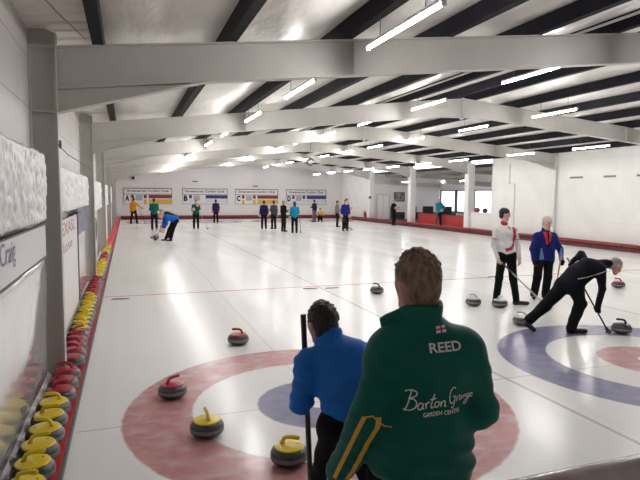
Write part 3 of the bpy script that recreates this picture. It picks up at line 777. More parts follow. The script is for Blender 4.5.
def head_frame(f, up=(0, 0, 1)):
    f = unit(f); u = np.array(up, float); u = unit(u - f * (u @ f)); r = np.cross(f, u); return f, u, r
def add_head(F, c, f, s=1., up=(0, 0, 1)):
    c = np.array(c, float); f, u, r = head_frame(f, up); R = np.stack((r, f, u), 1)
    F.el(c + u * .022 * s - f * .012 * s, (.071 * s, .092 * s, .086 * s), R, k=.02)
    F.rc(c + f * .028 * s - u * .02 * s, c + f * .052 * s - u * .086 * s, .060 * s, .034 * s, k=.04, side=r, ks=1.08)
    F.rc(c + f * .082 * s + u * .012 * s, c + f * .108 * s - u * .028 * s, .009 * s, .014 * s, k=.016)          # nose
    F.el(c + f * .072 * s + u * .030 * s, (.045 * s, .016 * s, .011 * s), R, k=.02)                              # brow
    F.el(c + f * .079 * s - u * .062 * s, (.024 * s, .012 * s, .008 * s), R, k=.012)                             # lips
    F.el(c + f * .070 * s - u * .098 * s, (.022 * s, .018 * s, .016 * s), R, k=.02)                              # chin
    for q in (-1, 1):
        F.el(c + r * q * .074 * s - f * .012 * s - u * .008 * s, (.010 * s, .020 * s, .032 * s), R, k=.008)       # ears
        F.el(c + r * q * .031 * s + f * .090 * s + u * .012 * s, (.014 * s, .012 * s, .009 * s), R, k=.010, op='sub')
    return R
def add_hair(F, c, f, s=1., style='short', up=(0, 0, 1)):
    c = np.array(c, float); f, u, r = head_frame(f, up); R = np.stack((r, f, u), 1)
    if style == 'bald':
        F.el(c + u * .004 * s - f * .022 * s, (.079 * s, .088 * s, .060 * s), R, k=.01)
        F.el(c + u * .10 * s + f * .02 * s, (.075 * s, .10 * s, .066 * s), R, k=.02, op='sub')
    else:
        F.el(c + u * .034 * s - f * .016 * s, (.080 * s, .098 * s, .088 * s), R, k=.02)
        F.el(c - u * .035 * s - f * .055 * s, (.066 * s, .045 * s, .060 * s), R, k=.03)
        if style == 'long': F.rc(c - f * .06 * s, c - f * .06 * s - u * .17 * s, .06 * s, .045 * s, side=r, ks=1.2)
    F.el(c + f * .105 * s - u * .045 * s, (.085 * s, .075 * s, .100 * s), R, k=.015, op='sub')
    if style != 'long':
        for q in (-1, 1): F.el(c + r * q * .085 * s + f * .015 * s - u * .055 * s, (.035 * s, .045 * s, .06 * s), R, k=.01, op='sub')

def person(label, J, top, legs, hair, vox=.011, skin=SKIN, gloves=None, sleeves='long', hairstyle='short', hs=1., hem=.10, tw=1., armr=1., fold=.004, shoes=C_SHOE, group=None, face=False, legr=1., headup=(0, 0, 1), handvox=None, seed=1):
    A = {k: np.array(v, float) for k, v in J.items()}
    base = Vector(((A['anL'][0] + A['anR'][0]) / 2, (A['anL'][1] + A['anR'][1]) / 2, min(A['anL'][2], A['anR'][2]) - .085))
    t = thing('person', label, 'person', base, 0, group)
    sd = unit(A['shR'] - A['shL']); hsd = unit(A['hiR'] - A['hiL'])
    # ---- body : one continuous surface
    B = Field(); add_head(B, A['hed'], J['fwd'], hs, headup)
    B.rc(A['nck'], A['hed'] - unit(A['hed'] - A['nck']) * .02, .056 * hs, .052 * hs, k=.03)
    B.rc(A['pel'], A['wst'], .085, .085, side=sd, ks=1.25, k=.05).rc(A['wst'], A['chs'], .085, .095, side=sd, ks=1.3, k=.05)
    B.rc(A['shL'], A['shR'], .042, k=.05).rc(A['nck'], A['chs'], .05, .07, k=.05)
    for q in 'LR':
        B.rc(A['sh' + q], A['el' + q], .040, .034, k=.03); B.rc(A['el' + q], A['wa' + q], .034, .025, k=.02)
        B.rc(A['hi' + q], A['kn' + q], .062, .046, k=.03); B.rc(A['kn' + q], A['an' + q], .046, .034, k=.02)
        B.rc(A['an' + q], A['an' + q] + (A['to' + q] - A['an' + q]) * .4 - V(0, 0, .01), .028, .018, k=.01)
        pd = J.get('palm' + q, J['fwd'])
        if not gloves: add_hand(B, A['wa' + q], J.get('hd' + q, A['wa' + q] - A['el' + q]), pd, max(1., vox / .0085), J.get('curl' + q, .7))
    bo = field_obj('body', B, skin, t, vox if handvox is None else handvox)
    if gloves:
        for q in 'LR':
            Gf = Field(); d = unit(J.get('hd' + q, A['wa' + q] - A['el' + q])); Gf.rc(A['wa' + q] - d * .045, A['wa' + q], .034, .033, k=.02)
            add_hand(Gf, A['wa' + q], d, J.get('palm' + q, J['fwd']), max(1.1, vox / .0085), J.get('curl' + q, .9)); field_obj('glove', Gf, gloves, t, min(vox, .009))
    # ---- upper garment
    T = Field()
    T.rc(A['pel'] + (A['pel'] - A['wst']) * 0, A['wst'], .128 * tw, .122 * tw, side=sd, ks=1.33, k=.06).rc(A['wst'], A['chs'], .122 * tw, .128 * tw, side=sd, ks=1.36, k=.06)
    T.rc(A['pel'] + unit(A['pel'] - A['wst']) * hem * .3, A['pel'], .13 * tw, .13 * tw, side=sd, ks=1.36, k=.04)
    T.rc(A['shL'], A['shR'], .066 * armr, k=.06).rc(A['chs'], A['nck'], .115, .062, side=sd, ks=1.2, k=.05)
    for q in 'LR':
        T.rc(A['sh' + q], A['el' + q], .064 * armr, .054 * armr, k=.045)
        if sleeves == 'long': T.rc(A['el' + q], A['wa' + q], .054 * armr, .040 * armr, k=.02)
    if sleeves == 'short':
        for q in 'LR':
            m_ = A['sh' + q] * .42 + A['el' + q] * .58; d = unit(A['el' + q] - A['sh' + q])
            T.rc(m_ + d * .075, A['el' + q] + d * .02, .075, .085, op='sub', k=.004)
    down = unit(A['pel'] - A['wst']); cut = A['pel'] + down * (hem + .30)
    T.rc(cut, cut + down * .01, .30, side=sd, ks=1.3, op='sub', k=.01)
    field_obj('jacket' if sleeves == 'long' else 'shirt', T, top, t, vox, fold if callable(fold) else folds(fold, seed))
    # ---- trousers
    P = Field(); P.rc(A['hiL'], A['hiR'], .105 * legr, k=.05); P.rc(A['pel'], A['pel'] + (A['wst'] - A['pel']) * .5, .112, .108, side=hsd, ks=1.28, k=.05)
    for q in 'LR':
        P.rc(A['hi' + q], A['kn' + q], .094 * legr, .070 * legr, k=.035); P.rc(A['kn' + q], A['an' + q], .070 * legr, .060 * legr, k=.03)
    field_obj('trousers', P, legs, t, vox, folds(.005 if callable(fold) else fold * .8, seed + 5))
    for q in 'LR':
        S = Field(); a, o = A['an' + q], A['to' + q]; d = o - a; hd = unit((d[0], d[1], d[2] * .3))
        heel = np.array(J['heel' + q]) if 'heel' + q in J else np.array((a[0], a[1], a[2] - .045)) - hd * .02
        S.rc(a, heel, .046, .044, k=.02); S.rc(heel, o, .042, .034, k=.03)
        z0 = min(heel[2], o[2])
        if abs(heel[2] - o[2]) < .04: S.el((heel[0] * .5 + o[0] * .5, heel[1] * .5 + o[1] * .5, base.z - .30 + .002), (.6, .6, .30), k=.004, op='sub')
        field_obj('shoe', S, shoes, t, min(vox, .012))
    Hf = Field()
    if hairstyle: add_hair(Hf, A['hed'], J['fwd'], hs, hairstyle, headup); ho = field_obj('hair', Hf, hair, t, min(vox, .010), folds(.003, seed + 9, 160))
    if face:
        f, u, r = head_frame(J['fwd'], headup)
        for q in (-1, 1):
            e = Field().el(A['hed'] + r * q * .031 * hs + f * .079 * hs + u * .012 * hs, (.011, .009, .009)); field_obj('eye', e, mat('eye', (.03, .025, .02), .2), bo, .003)
        e = Field().rc(A['hed'] + f * .090 * hs - u * .062 * hs - r * .018, A['hed'] + f * .090 * hs - u * .062 * hs + r * .018, .0045); field_obj('mouth', e, mat('lips', (.40, .16, .14), .5), bo, .003)
    return t, A

def broom(label, a, b, shaft, grip=None, r=.0125, head=True, group=None):
    a, b = Vector(a), Vector(b); d = (b - a).normalized()
    t = thing('curling_broom', label, 'broom', b, 0, group)
    def L(q): return q - b
    MB().tube([L(a), L(b - d * .03)], r, 12).build('handle', shaft, t, smooth=True)
    if grip: MB().tube([L(a - d * .004), L(a + d * .34)], r * 1.25, 12).build('grip', grip, t, smooth=True)
    if head:
        MB().tube([L(b - d * .09), L(b - d * .03)], [r * 1.2, r * 2.2], 10).build('ferrule', C_SHOE, t, smooth=True)
        f = Vector((d.x, d.y, 0)); f = f.normalized() if f.length > .05 else Vector((1, 0, 0)); s = Vector((-f.y, f.x, 0))
        M_ = Matrix((( s.x, f.x, 0, 0), (s.y, f.y, 0, 0), (0, 0, 1, 0), (0, 0, 0, 1)))
        o = MB().box((-.085, -.035, .004), (.085, .035, .035), M=M_).build('broom_head', BLACK, t); md = o.modifiers.new('soft', 'BEVEL'); md.width = .012; md.segments = 2
    return t

# the man in the green jacket, seen from behind close to the camera
GREEN = mat('green_jacket', (.003, .118, .090), .5, spec=.2, var=.10, vscale=14)
JR = dict(pel=(-.615, -2.97, .93), wst=(-.61, -2.985, 1.07), chs=(-.615, -2.98, 1.31), nck=(-.645, -2.985, 1.50), hed=(-.645, -2.955, 1.668), fwd=(-.30, .95, -.05),
          shL=(-.752, -2.97, 1.40), shR=(-.455, -2.99, 1.39), elL=(-.858, -3.02, 1.165), elR=(-.372, -3.03, 1.145), waL=(-.925, -2.83, .83), waR=(-.42, -2.78, 1.10), palmL=(1, .3, 0), palmR=(-1, .3, 0),
          hiL=(-.71, -2.95, .88), hiR=(-.52, -2.96, .88), knL=(-.72, -2.93, .48), knR=(-.51, -2.95, .48), anL=(-.73, -2.97, .085), anR=(-.50, -2.99, .085), toL=(-.77, -2.80, .04), toR=(-.47, -2.80, .04))
A = {k: np.array(v, float) for k, v in JR.items()}
t = thing('person', 'person in dark green lettered jacket seen from behind, nearest the camera', 'person', (-.615, -2.97, 0))
B = Field(); hs = 1.04; add_head(B, A['hed'], JR['fwd'], hs)
B.rc(A['nck'] - V(0, 0, .02), A['hed'] - V(0, .02, .03), .064, .060, k=.03); B.rc(A['pel'], A['wst'], .10, .10, side=(1, 0, 0), ks=1.3, k=.05).rc(A['wst'], A['chs'], .10, .10, side=(1, 0, 0), ks=1.3, k=.05).rc(A['shL'], A['shR'], .045, k=.05).rc(A['nck'], A['chs'], .05, .08, k=.05)
for q in 'LR':
    B.rc(A['sh' + q], A['el' + q], .045, .038, k=.03).rc(A['el' + q], A['wa' + q], .038, .028, k=.02).rc(A['hi' + q], A['kn' + q], .07, .05, k=.03).rc(A['kn' + q], A['an' + q], .05, .038, k=.02).rc(A['an' + q], A['to' + q], .035, .025, k=.02)
    add_hand(B, A['wa' + q], A['wa' + q] - A['el' + q], JR['palm' + q], 1.05, .9)
field_obj('body', B, mat('ruddy_skin', (.48, .25, .185), .5, var=.08, vscale=30), t, .0072)
T = Field(); sx = (1, 0, 0)
T.rc((-.625, -2.985, .955), A['wst'], .146, .136, side=sx, ks=1.40, k=.06).rc(A['wst'], A['chs'], .136, .146, side=sx, ks=1.36, k=.07)
T.rc((-.61, -2.99, .93), (-.615, -2.985, .985), .148, side=sx, ks=1.42, k=.03)
T.rc(A['shL'], A['shR'], .082, k=.07).rc(A['chs'], A['nck'] + V(0, -.005, -.005), .13, .075, side=sx, ks=1.2, k=.07)
T.rc((-.765, -3.0, 1.40), (-.66, -3.0, 1.485), .062, .06, k=.06).rc((-.45, -3.0, 1.39), (-.62, -3.0, 1.485), .062, .06, k=.06)
for q in 'LR':
    T.rc(A['sh' + q], A['el' + q], .080, .069, k=.06).rc(A['el' + q], A['wa' + q], .072, .060, k=.03)
T.el((-.625, -2.985, .52), (.5, .5, .365), k=.015, op='sub')
T.rc((-.60, -3.16, 1.44), (-.61, -3.17, 1.00), .012, k=.06, op='sub')
fb = folds(.006, 3, 13)
def reedfold(X, Y, Z):
    d = fb(X, Y, Z)
    lo = np.clip((1.13 - Z) / .12, 0, 1) * np.clip((.24 - np.abs(X + .60)) / .04, 0, 1)
    d = d + lo * (.0045 * np.sin(Z * 88 + X * 8 + 1.2 * np.sin(X * 11)) + .004 * np.sin(Z * 52 - X * 13 + 2))
    ar = np.clip((np.abs(X + .62) - .20) / .05, 0, 1) * np.clip((1.40 - Z) / .1, 0, 1)
    d = d + ar * .0016 * np.sin(Z * 95 + X * 40)
    dg = np.clip((1.42 - Z) / .1, 0, 1) * np.clip((Z - 1.05) / .1, 0, 1)
    return d + dg * .0035 * np.sin(X * 42 + Z * 26 + 3 * np.sin(Z * 9))
jk = field_obj('jacket', T, GREEN, t, .0078, reedfold)
def bvh_of(o):
    mi = o.matrix_parent_inverse; return BVHTree.FromPolygons([v.co for v in o.data.vertices], [p.vertices for p in o.data.polygons])
BV = bvh_of(jk)                                     # mesh coordinates are world coordinates
Cf = Field()                                        # stand-up collar, longer at the left front
ring_ = [(-.655 + .078 * math.cos(a), -2.985 + .078 * math.sin(a), 1.545 + .012 * math.cos(a - .3)) for a in np.linspace(-PI * .98, .55 * PI, 22)]
b = MB(); n = 44
for j in range(5):
    for i in range(n):
        a = -PI * 1.10 + i / (n - 1) * PI * 1.52
        fl = j / 4; R = .086 + .012 * fl + .004 * math.sin(a * 5)
        ext = max(0, (-a - PI * .80) / (PI * .3)) * .058 + max(0, (a - PI * .22) / (PI * .2)) * .0
        b.v.append((-.646 + (R + ext) * math.cos(a), -2.985 + (R + ext * .3) * math.sin(a) * .93, 1.490 + fl * (.105 - ext * 1.0) - .03 * max(0, math.sin(a)) + .05 * ext + .006 * math.cos(a * 3)))
b.f = [(j * n + i, j * n + i + 1, (j + 1) * n + i + 1, (j + 1) * n + i) for j in range(4) for i in range(n - 1)]; b.mi = [0] * len(b.f)
cl = under(b.build('collar', GREEN, t, smooth='all'), t); md = cl.modifiers.new('thick', 'SOLIDIFY'); md.thickness = .012; md.offset = 0; sb_ = cl.modifiers.new('smooth', 'SUBSURF'); sb_.levels = sb_.render_levels = 1
P = Field(); P.rc(A['hiL'], A['hiR'], .125, k=.05).rc(A['pel'], A['pel'] + V(0, 0, .05), .125, side=sx, ks=1.45, k=.05)
for q in 'LR': P.rc(A['hi' + q], A['kn' + q], .108, .08, k=.035).rc(A['kn' + q], A['an' + q], .08, .068, k=.03)
field_obj('trousers', P, C_BLACK, t, .012, folds(.004, 8))
for q in 'LR':
    S = Field(); S.rc(A['an' + q], A['an' + q] - V(0, .03, .04), .048, .046, k=.02).rc(A['an' + q] - V(0, .03, .04), A['to' + q], .045, .036, k=.03); S.el((-.6, -2.9, -.3), (.8, .8, .30), k=.004, op='sub'); field_obj('shoe', S, C_SHOE, t, .01)
# hair: cap plus many small tufts
Hf = Field(); f, u, r = head_frame(JR['fwd']); c = A['hed']; R = np.stack((r, f, u), 1)
Hf.el(c + u * .036 - f * .014, (.084, .100, .088), R, k=.02).el(c - u * .025 - f * .052, (.077, .052, .062), R, k=.03).el(c - u * .068 - f * .058, (.056, .036, .034), R, k=.02)
Hf.el(c + f * .115 - u * .045, (.10, .075, .105), R, k=.015, op='sub')
for q in (-1, 1): Hf.el(c + r * q * .094 - f * .006 - u * .042, (.034, .038, .062), R, k=.01, op='sub')
r_ = np.random.default_rng(4)
for k in range(420):
    th = r_.uniform(0, 2 * PI); ph = r_.uniform(-.45, 1.5)
    n_ = np.array((math.cos(th) * math.cos(ph), math.sin(th) * math.cos(ph), math.sin(ph)))
    if n_[1] > .72 and n_[2] < .55: continue
    p0 = c + u * .036 - f * .014 + R @ (n_ * np.array((.082, .098, .086)))
    up_ = max(0, n_[2]); dr = unit(R @ n_ * (.55 + .3 * up_) + u * (.9 * up_ - .75 * (1 - up_)) + f * .5 * up_ + r_.normal(size=3) * .22)
    Ln = .006 + .013 * up_
    Hf.rc(p0 - dr * .006, p0 + dr * Ln, .0065, .0025, k=.010)
field_obj('hair', Hf, H_BROWN, t, .0046)
# lettering, flag and piping laid on the jacket
def wrap(o, direction=(0, 1, 0), off=.0055, start=-.6):
    d = Vector(direction)
    for v in o.data.vertices:
        p = v.co - d * .6; h, nrm, i_, ds = BV.ray_cast(p, d)
        if h is not None: v.co = h - d * off + d * 0
LET = mat('silver_lettering', (.84, .84, .84), .5)
TB = lambda x, z, ang: Matrix.Translation((x, -3.2, z)) @ Matrix.Rotation(PI / 2, 4, 'X') @ Matrix.Rotation(ang, 4, 'Z')
def on_back(o, sub=0):
    if sub:
        bm = bmesh.new(); bm.from_mesh(o.data); bmesh.ops.triangulate(bm, faces=bm.faces)
        for _ in range(sub): bmesh.ops.subdivide_edges(bm, edges=[e for e in bm.edges if e.calc_length() > .008], cuts=1, use_grid_fill=False); bmesh.ops.triangulate(bm, faces=bm.faces)
        bm.to_mesh(o.data); bm.free()
    wrap(o); under(o, t); return o
on_back(put_text('REED', LET, t, TB(-.6480, 1.4180, .0), .140, .036, bold=.022, name='name_lettering'), 2)
on_back(put_text('GARDEN CENTRE', LET, t, TB(-.676, 1.172, .03), .160, .0165, bold=.02, name='small_lettering'), 1)
fl = MB(); fx, fz, fw, fh = -.612, 1.488, .050, .026
def cell(a0, a1, c0, c1, m, y): fl.add([(fx + a0 * fw, y, fz + c0 * fh), (fx + a1 * fw, y, fz + c0 * fh), (fx + a1 * fw, y, fz + c1 * fh), (fx + a0 * fw, y, fz + c1 * fh)], [(0, 1, 2, 3)], m)
for i, (a0, a1) in enumerate(((0, .41), (.41, .59), (.59, 1))):
    for j, (c0, c1) in enumerate(((0, .37), (.37, .63), (.63, 1))): cell(a0, a1, c0, c1, 1 if i == 1 or j == 1 else 0, -3.2)
on_back(fl.build('flag_patch', [mat('flag_white', (.75, .75, .75), .6), mat('flag_red', (.55, .03, .05), .6)], t))
# handwriting strokes (units of the stroke sheet, then scaled onto the back)
ST = [[(175, 352), (196, 347), (213, 353), (214, 364), (199, 374), (188, 377), (206, 379), (216, 391), (211, 408), (192, 419), (176, 417)], [(196, 349), (192, 375), (187, 402), (180, 424)],
      [(238, 393), (228, 391), (221, 401), (222, 411), (231, 412), (239, 398), (240, 394), (238, 408), (243, 411)], [(248, 390), (250, 409), (251, 396), (258, 388), (263, 389)],
      [(277, 358), (272, 385), (269, 405), (275, 408), (281, 403)], [(263, 379), (286, 374)], [(292, 386), (284, 392), (284, 403), (292, 406), (299, 398), (298, 389), (292, 386)],
      [(305, 386), (306, 405), (308, 393), (316, 384), (321, 388), (321, 403), (327, 402)],
      [(362, 344), (352, 340), (341, 352), (338, 374), (343, 393), (354, 394), (362, 383), (363, 372), (352, 373)], [(363, 372), (361, 395), (354, 411), (347, 408)],
      [(372, 376), (373, 392), (375, 381), (382, 374), (386, 376)], [(398, 376), (390, 378), (387, 388), (393, 392), (400, 380), (400, 389), (404, 390)], [(407, 376), (408, 390), (411, 380), (417, 375), (419, 388)],
      [(430, 372), (424, 375), (423, 384), (429, 386), (433, 374), (431, 392), (424, 410), (415, 411), (418, 401), (434, 388)], [(434, 381), (443, 376), (439, 370), (433, 376), (435, 386), (445, 384)]]
sc_ = .272 / 272
sb2 = MB()
for s in ST:
    pts = [np.array((q[0], -q[1], 0.)) for q in s]
    fine = []
    for i in range(len(pts) - 1):                     # Catmull-Rom
        p0, p1, p2, p3 = pts[max(i - 1, 0)], pts[i], pts[i + 1], pts[min(i + 2, len(pts) - 1)]
        for k in range(6):
            u_ = k / 6; fine.append(.5 * (2 * p1 + (p2 - p0) * u_ + (2 * p0 - 5 * p1 + 4 * p2 - p3) * u_ ** 2 + (3 * p1 - p0 - 3 * p2 + p3) * u_ ** 3))
    fine.append(pts[-1]); vs = []
    for i, p in enumerate(fine):
        dd = fine[min(i + 1, len(fine) - 1)] - fine[max(i - 1, 0)]; nn = np.array((-dd[1], dd[0], 0)); nn = nn / max(np.linalg.norm(nn), 1e-6) * 2.2
        for sg in (-1, 1):
            q = p + nn * sg; vs.append((-.745 + (q[0] - 175) * sc_ * 1.08, -3.2, 1.190 + (q[1] + 424) * sc_ * 1.18 - .01 * (q[0] - 175) / 272))
    sb2.add(vs, [(2 * i, 2 * i + 2, 2 * i + 3, 2 * i + 1) for i in range(len(fine) - 1)])
on_back(sb2.build('script_lettering', LET, t))
GOLD = mat('gold_stripe', (.78, .43, .05), .5)
def ribbon(name, pts, half):
    """a flat tape laid on the jacket; pts are (point near the sleeve axis, outward direction)"""
    b = MB(); vs = []; fine = []
    for i in range(len(pts) - 1):
        for k in range(12): u_ = k / 12; fine.append([np.array(pts[i][m_]) * (1 - u_) + np.array(pts[i + 1][m_]) * u_ for m_ in (0, 1)])
    fine.append([np.array(q) for q in pts[-1]]); P_ = []
    for p, d in fine:
        d = Vector(unit(d)); h, nrm, *_ = BV.ray_cast(Vector(p) + d * .14, -d); P_.append((h if h is not None else Vector(p) + d * .07, d))
    for i, (h, d) in enumerate(P_):
        tt = (P_[min(i + 1, len(P_) - 1)][0] - P_[max(i - 1, 0)][0]).normalized(); s_ = tt.cross(d).normalized() * half
        for sg in (-1, 1): vs.append(h + s_ * sg + d * .004)
    b.add(vs, [(2 * i, 2 * i + 2, 2 * i + 3, 2 * i + 1) for i in range(len(P_) - 1)])
    return under(b.build(name, GOLD, t), t)
E_, W_ = A['elL'], A['waL']
for tn, (ox, ow) in (('outer', (-.62, .0085)), ('inner', (.12, .0115))):
    dr = np.array((ox, -.85, .05)); ribbon('sleeve_stripe', [(E_ + (W_ - E_) * q, dr) for q in (-.02, .3, .65, .98)], ow)
ribbon('sleeve_piping', [(E_ - (W_ - E_) * .02, (-.62, -.85, .05)), (E_ - (W_ - E_) * .04, (-.2, -.95, .05)), (E_ + (W_ - E_) * .06 + V(.01, 0, -.01), (.35, -.85, 0)), (E_ + (W_ - E_) * .13 + V(.03, 0, -.01), (.75, -.6, 0))], .003)
t.rotation_euler = (0, 0, math.radians(-6))

# the man in the blue jacket, bent beside him
ROYAL = mat('royal_blue_jacket', (.012, .165, .62), .6, spec=.3, var=.08, vscale=12)
JB = dict(pel=(-.585, -2.24, .84), wst=(-.60, -2.20, .97), chs=(-.630, -2.12, 1.10), nck=(-.692, -2.085, 1.195), hed=(-.716, -2.02, 1.292), fwd=(-.15, .95, -.18),
          shL=(-.822, -2.09, 1.095), shR=(-.425, -2.14, 1.115), elL=(-.868, -2.12, .885), elR=(-.38, -2.05, .90), waL=(-.80, -1.975, 1.02), waR=(-.47, -1.86, .82), palmL=(1, .3, 0), palmR=(-1, .3, 0),
          hiL=(-.70, -2.24, .78), hiR=(-.49, -2.25, .78), knL=(-.73, -2.12, .44), knR=(-.46, -2.13, .44), anL=(-.75, -2.24, .085), anR=(-.44, -2.26, .085), toL=(-.78, -2.06, .04), toR=(-.42, -2.08, .04))
fbl = folds(.006, 21, 15)
def bluefold(X, Y, Z):
    q = X * 30 - Z * 46 + 2.2 * np.sin(X * 9 + Z * 5); arm = np.clip((-.76 - X) / .03, 0, 1)
    return fbl(X, Y, Z) + (1 - arm) * .008 * (np.abs(np.sin(q * .5)) ** .6 - .6) + arm * .004 * np.sin(Z * 90 + X * 30)
tb_, AB = person('person in royal blue jacket bending forward beside the upright black broom', JB, ROYAL, C_BLACK, H_DARK, .0085, hem=.10, tw=1.05, armr=1.08, fold=bluefold, hs=1.03, seed=21)
S = Field().rc(AB['nck'] + V(0, -.01, -.03), AB['nck'] + V(0, .02, .045), .088, .080, k=.01).rc(AB['nck'] + V(0, .02, .045), AB['nck'] + V(0, .045, .12), .066, .07, op='sub', k=.01); field_obj('collar', S, ROYAL, tb_, .0085)
S = Field(); f, u, r = head_frame(JB['fwd']); S.el(AB['hed'] - u * .045 - f * .055, (.072, .045, .062), np.stack((r, f, u), 1)); 
for k in range(160):
    th, ph = rng.uniform(0, 2 * PI), rng.uniform(-.3, 1.5); n_ = np.array((math.cos(th) * math.cos(ph), math.sin(th) * math.cos(ph), math.sin(ph)))
    if n_[1] > .6 and n_[2] < .6: continue
    p0 = AB['hed'] + u * .036 - f * .016 + np.stack((r, f, u), 1) @ (n_ * np.array((.080, .098, .088))); dr = unit(np.stack((r, f, u), 1) @ n_ - u * .5 + rng.normal(size=3) * .3); S.rc(p0 - dr * .008, p0 + dr * .005, .008, .004, k=.014)
field_obj('hair_tufts', S, H_DARK, tb_, .006)
bshaft = mat('black_shaft', (.015, .013, .015), .3, coat=.3); gshaft = mat('grey_shaft', (.42, .42, .43), .35); wshaft = mat('wooden_shaft', (.62, .36, .10), .45, var=.1)
broom('upright black broom in front of the bending royal blue jacket', (-.805, -1.95, 1.335), (-.740, -1.95, .02), bshaft, None, .0165)

# three players on the next sheet
POLO = cloth('white_polo', (.80, .79, .80), .7)
JW = dict(pel=(4.90, 3.48, .97), wst=(4.88, 3.50, 1.10), chs=(4.865, 3.52, 1.33), nck=(4.865, 3.535, 1.49), hed=(4.88, 3.545, 1.685), fwd=(.86, -.45, -.12),
          shR=(4.71, 3.565, 1.395), shL=(5.02, 3.45, 1.39), elR=(4.64, 3.55, 1.12), elL=(5.075, 3.39, 1.115), waR=(4.665, 3.43, .885), waL=(5.06, 3.32, .87), palmR=(1, -.3, 0), palmL=(-.6, .2, 0), curlL=.9, curlR=.9,
          hiR=(4.82, 3.51, .92), hiL=(4.97, 3.45, .92), knR=(4.77, 3.50, .50), knL=(5.01, 3.41, .49), anR=(4.735, 3.53, .085), anL=(5.07, 3.37, .085), toR=(4.80, 3.42, .035), toL=(5.26, 3.29, .035))
tw_, AW = person('person in white and red polo shirt standing with a grey broom', JW, POLO, C_BLACK, H_DARK, .0085, skin=SKIN2, hem=.02, tw=.90, armr=.86, sleeves='short', face=True, hs=.98, seed=31)
# long white under-sleeves, red collar, red sash and cuffs
for q in 'LR':
    S = Field().rc(AW['sh' + q] * .45 + AW['el' + q] * .55, AW['el' + q], .045, .043, k=.02).rc(AW['el' + q], AW['wa' + q], .043, .036, k=.02); field_obj('under_sleeve', S, cloth('grey_sleeve', (.70, .69, .71)), tw_, .008, folds(.003, 4))
    d = unit(AW['el' + q] - AW['sh' + q]); m_ = AW['sh' + q] * .47 + AW['el' + q] * .53
    xa_ = unit(np.cross(d, (0, 1, .2))); S = Field().el(m_ + d * .026, (.0565, .0565, .012), np.stack((xa_, np.cross(d, xa_), d), 1), k=.004); field_obj('cuff', S, cloth('red_trim', (.48, .04, .06)), tw_, .006)
RT = MATS['red_trim']
S = Field().rc(AW['nck'] + V(0, 0, -.01), AW['nck'] + V(.0, 0, .03), .070, .066, k=.01).rc(AW['nck'] + V(0, 0, .03), AW['nck'] + V(.02, -.01, .08), .056, .052, op='sub', k=.01); field_obj('collar', S, RT, tw_, .007)
pb = tw_.children; sh_ = [o for o in tw_.children if o.name.startswith('shirt')][0]
BVW = bvh_of(sh_); vd = Vector((-.25, 1, -.05)).normalized()
def patch(name, pts, m, parent, bv, d, w0, w1, off=.004, n=24):
    """a band of cloth laid on the garment along a line seen from direction d"""
    P_ = [Vector(p) for p in pts]; b = MB(); vs = []; fine = []
    for i in range(len(P_) - 1):
        for k in range(n): fine.append(P_[i].lerp(P_[i + 1], k / n))
    fine.append(P_[-1]); m_ = 5
    for i, p in enumerate(fine):
        tt = (fine[min(i + 1, len(fine) - 1)] - fine[max(i - 1, 0)]).normalized(); s = tt.cross(d).normalized(); w_ = w0 + (w1 - w0) * i / (len(fine) - 1)
        for k in range(m_ + 1):
            q = p + s * w_ * (k / m_ * 2 - 1) - d * .5; h, *_ = bv.ray_cast(q, d)
            vs.append(h - d * off if h is not None else None)
    fs = [(i * (m_ + 1) + k, i * (m_ + 1) + k + 1, (i + 1) * (m_ + 1) + k + 1, (i + 1) * (m_ + 1) + k) for i in range(len(fine) - 1) for k in range(m_)]
    fs = [f_ for f_ in fs if all(vs[q] is not None for q in f_)]
    b.add([v if v is not None else Vector((0, 0, 0)) for v in vs], fs)
    o = b.build(name, m, parent, smooth='all')
    bm = bmesh.new(); bm.from_mesh(o.data); bmesh.ops.delete(bm, geom=[v for v in bm.verts if not v.link_faces], context='VERTS'); bm.to_mesh(o.data); bm.free()
    return under(o, parent)
patch('sash', [(4.975, 3.4, 1.45), (4.985, 3.4, 1.28), (4.965, 3.4, 1.14), (4.90, 3.4, 1.06), (4.80, 3.4, 1.03)], RT, tw_, BVW, vd, .022, .030)
patch('placket', [(4.895, 3.4, 1.46), (4.91, 3.4, 1.40)], RT, tw_, BVW, vd, .02, .006)
broom('grey-shafted broom slanting from the hand of the white shirt man', (4.66, 3.395, .86), (5.33, 2.82, .02), gshaft, bshaft)

BLUEJ = cloth('blue_anorak', (.012, .020, .135)); PALEB = cloth('pale_blue_panel', (.14, .26, .45))
JO = dict(pel=(6.015, 3.76, .84), wst=(6.02, 3.765, .97), chs=(6.03, 3.77, 1.19), nck=(6.035, 3.765, 1.33), hed=(6.045, 3.745, 1.515), fwd=(.10, -.93, -.30),
          shR=(5.875, 3.82, 1.225), shL=(6.185, 3.72, 1.225), elR=(5.755, 3.79, .99), elL=(6.30, 3.645, .99), waR=(5.745, 3.73, .785), waL=(6.275, 3.57, .79), palmR=(.6, -.5, 0), palmL=(-.6, -.4, 0),
          hiR=(5.93, 3.79, .79), hiL=(6.10, 3.73, .79), knR=(5.87, 3.76, .44), knL=(6.07, 3.69, .44), anR=(5.83, 3.78, .085), anL=(6.03, 3.70, .085), toR=(5.72, 3.66, .04), toL=(6.02, 3.53, .04))
H_OLD = mat('thin_white_hair', (.62, .51, .47), .7, var=.15, vscale=60)
to_, AO = person('person with white hair in a blue jacket with red scarf, resting on a wooden broom', JO, BLUEJ, C_BLACK, H_OLD, .0085, skin=SKIN2, gloves=C_GLOVE, hem=.06, tw=1.16, armr=1.12, legr=1.12, hairstyle='short', face=True, fold=.007, seed=41)
jo_ = [o for o in to_.children if o.name.startswith('jacket')][0]; BVO = bvh_of(jo_); vd = Vector((.42, .9, -.05)).normalized()
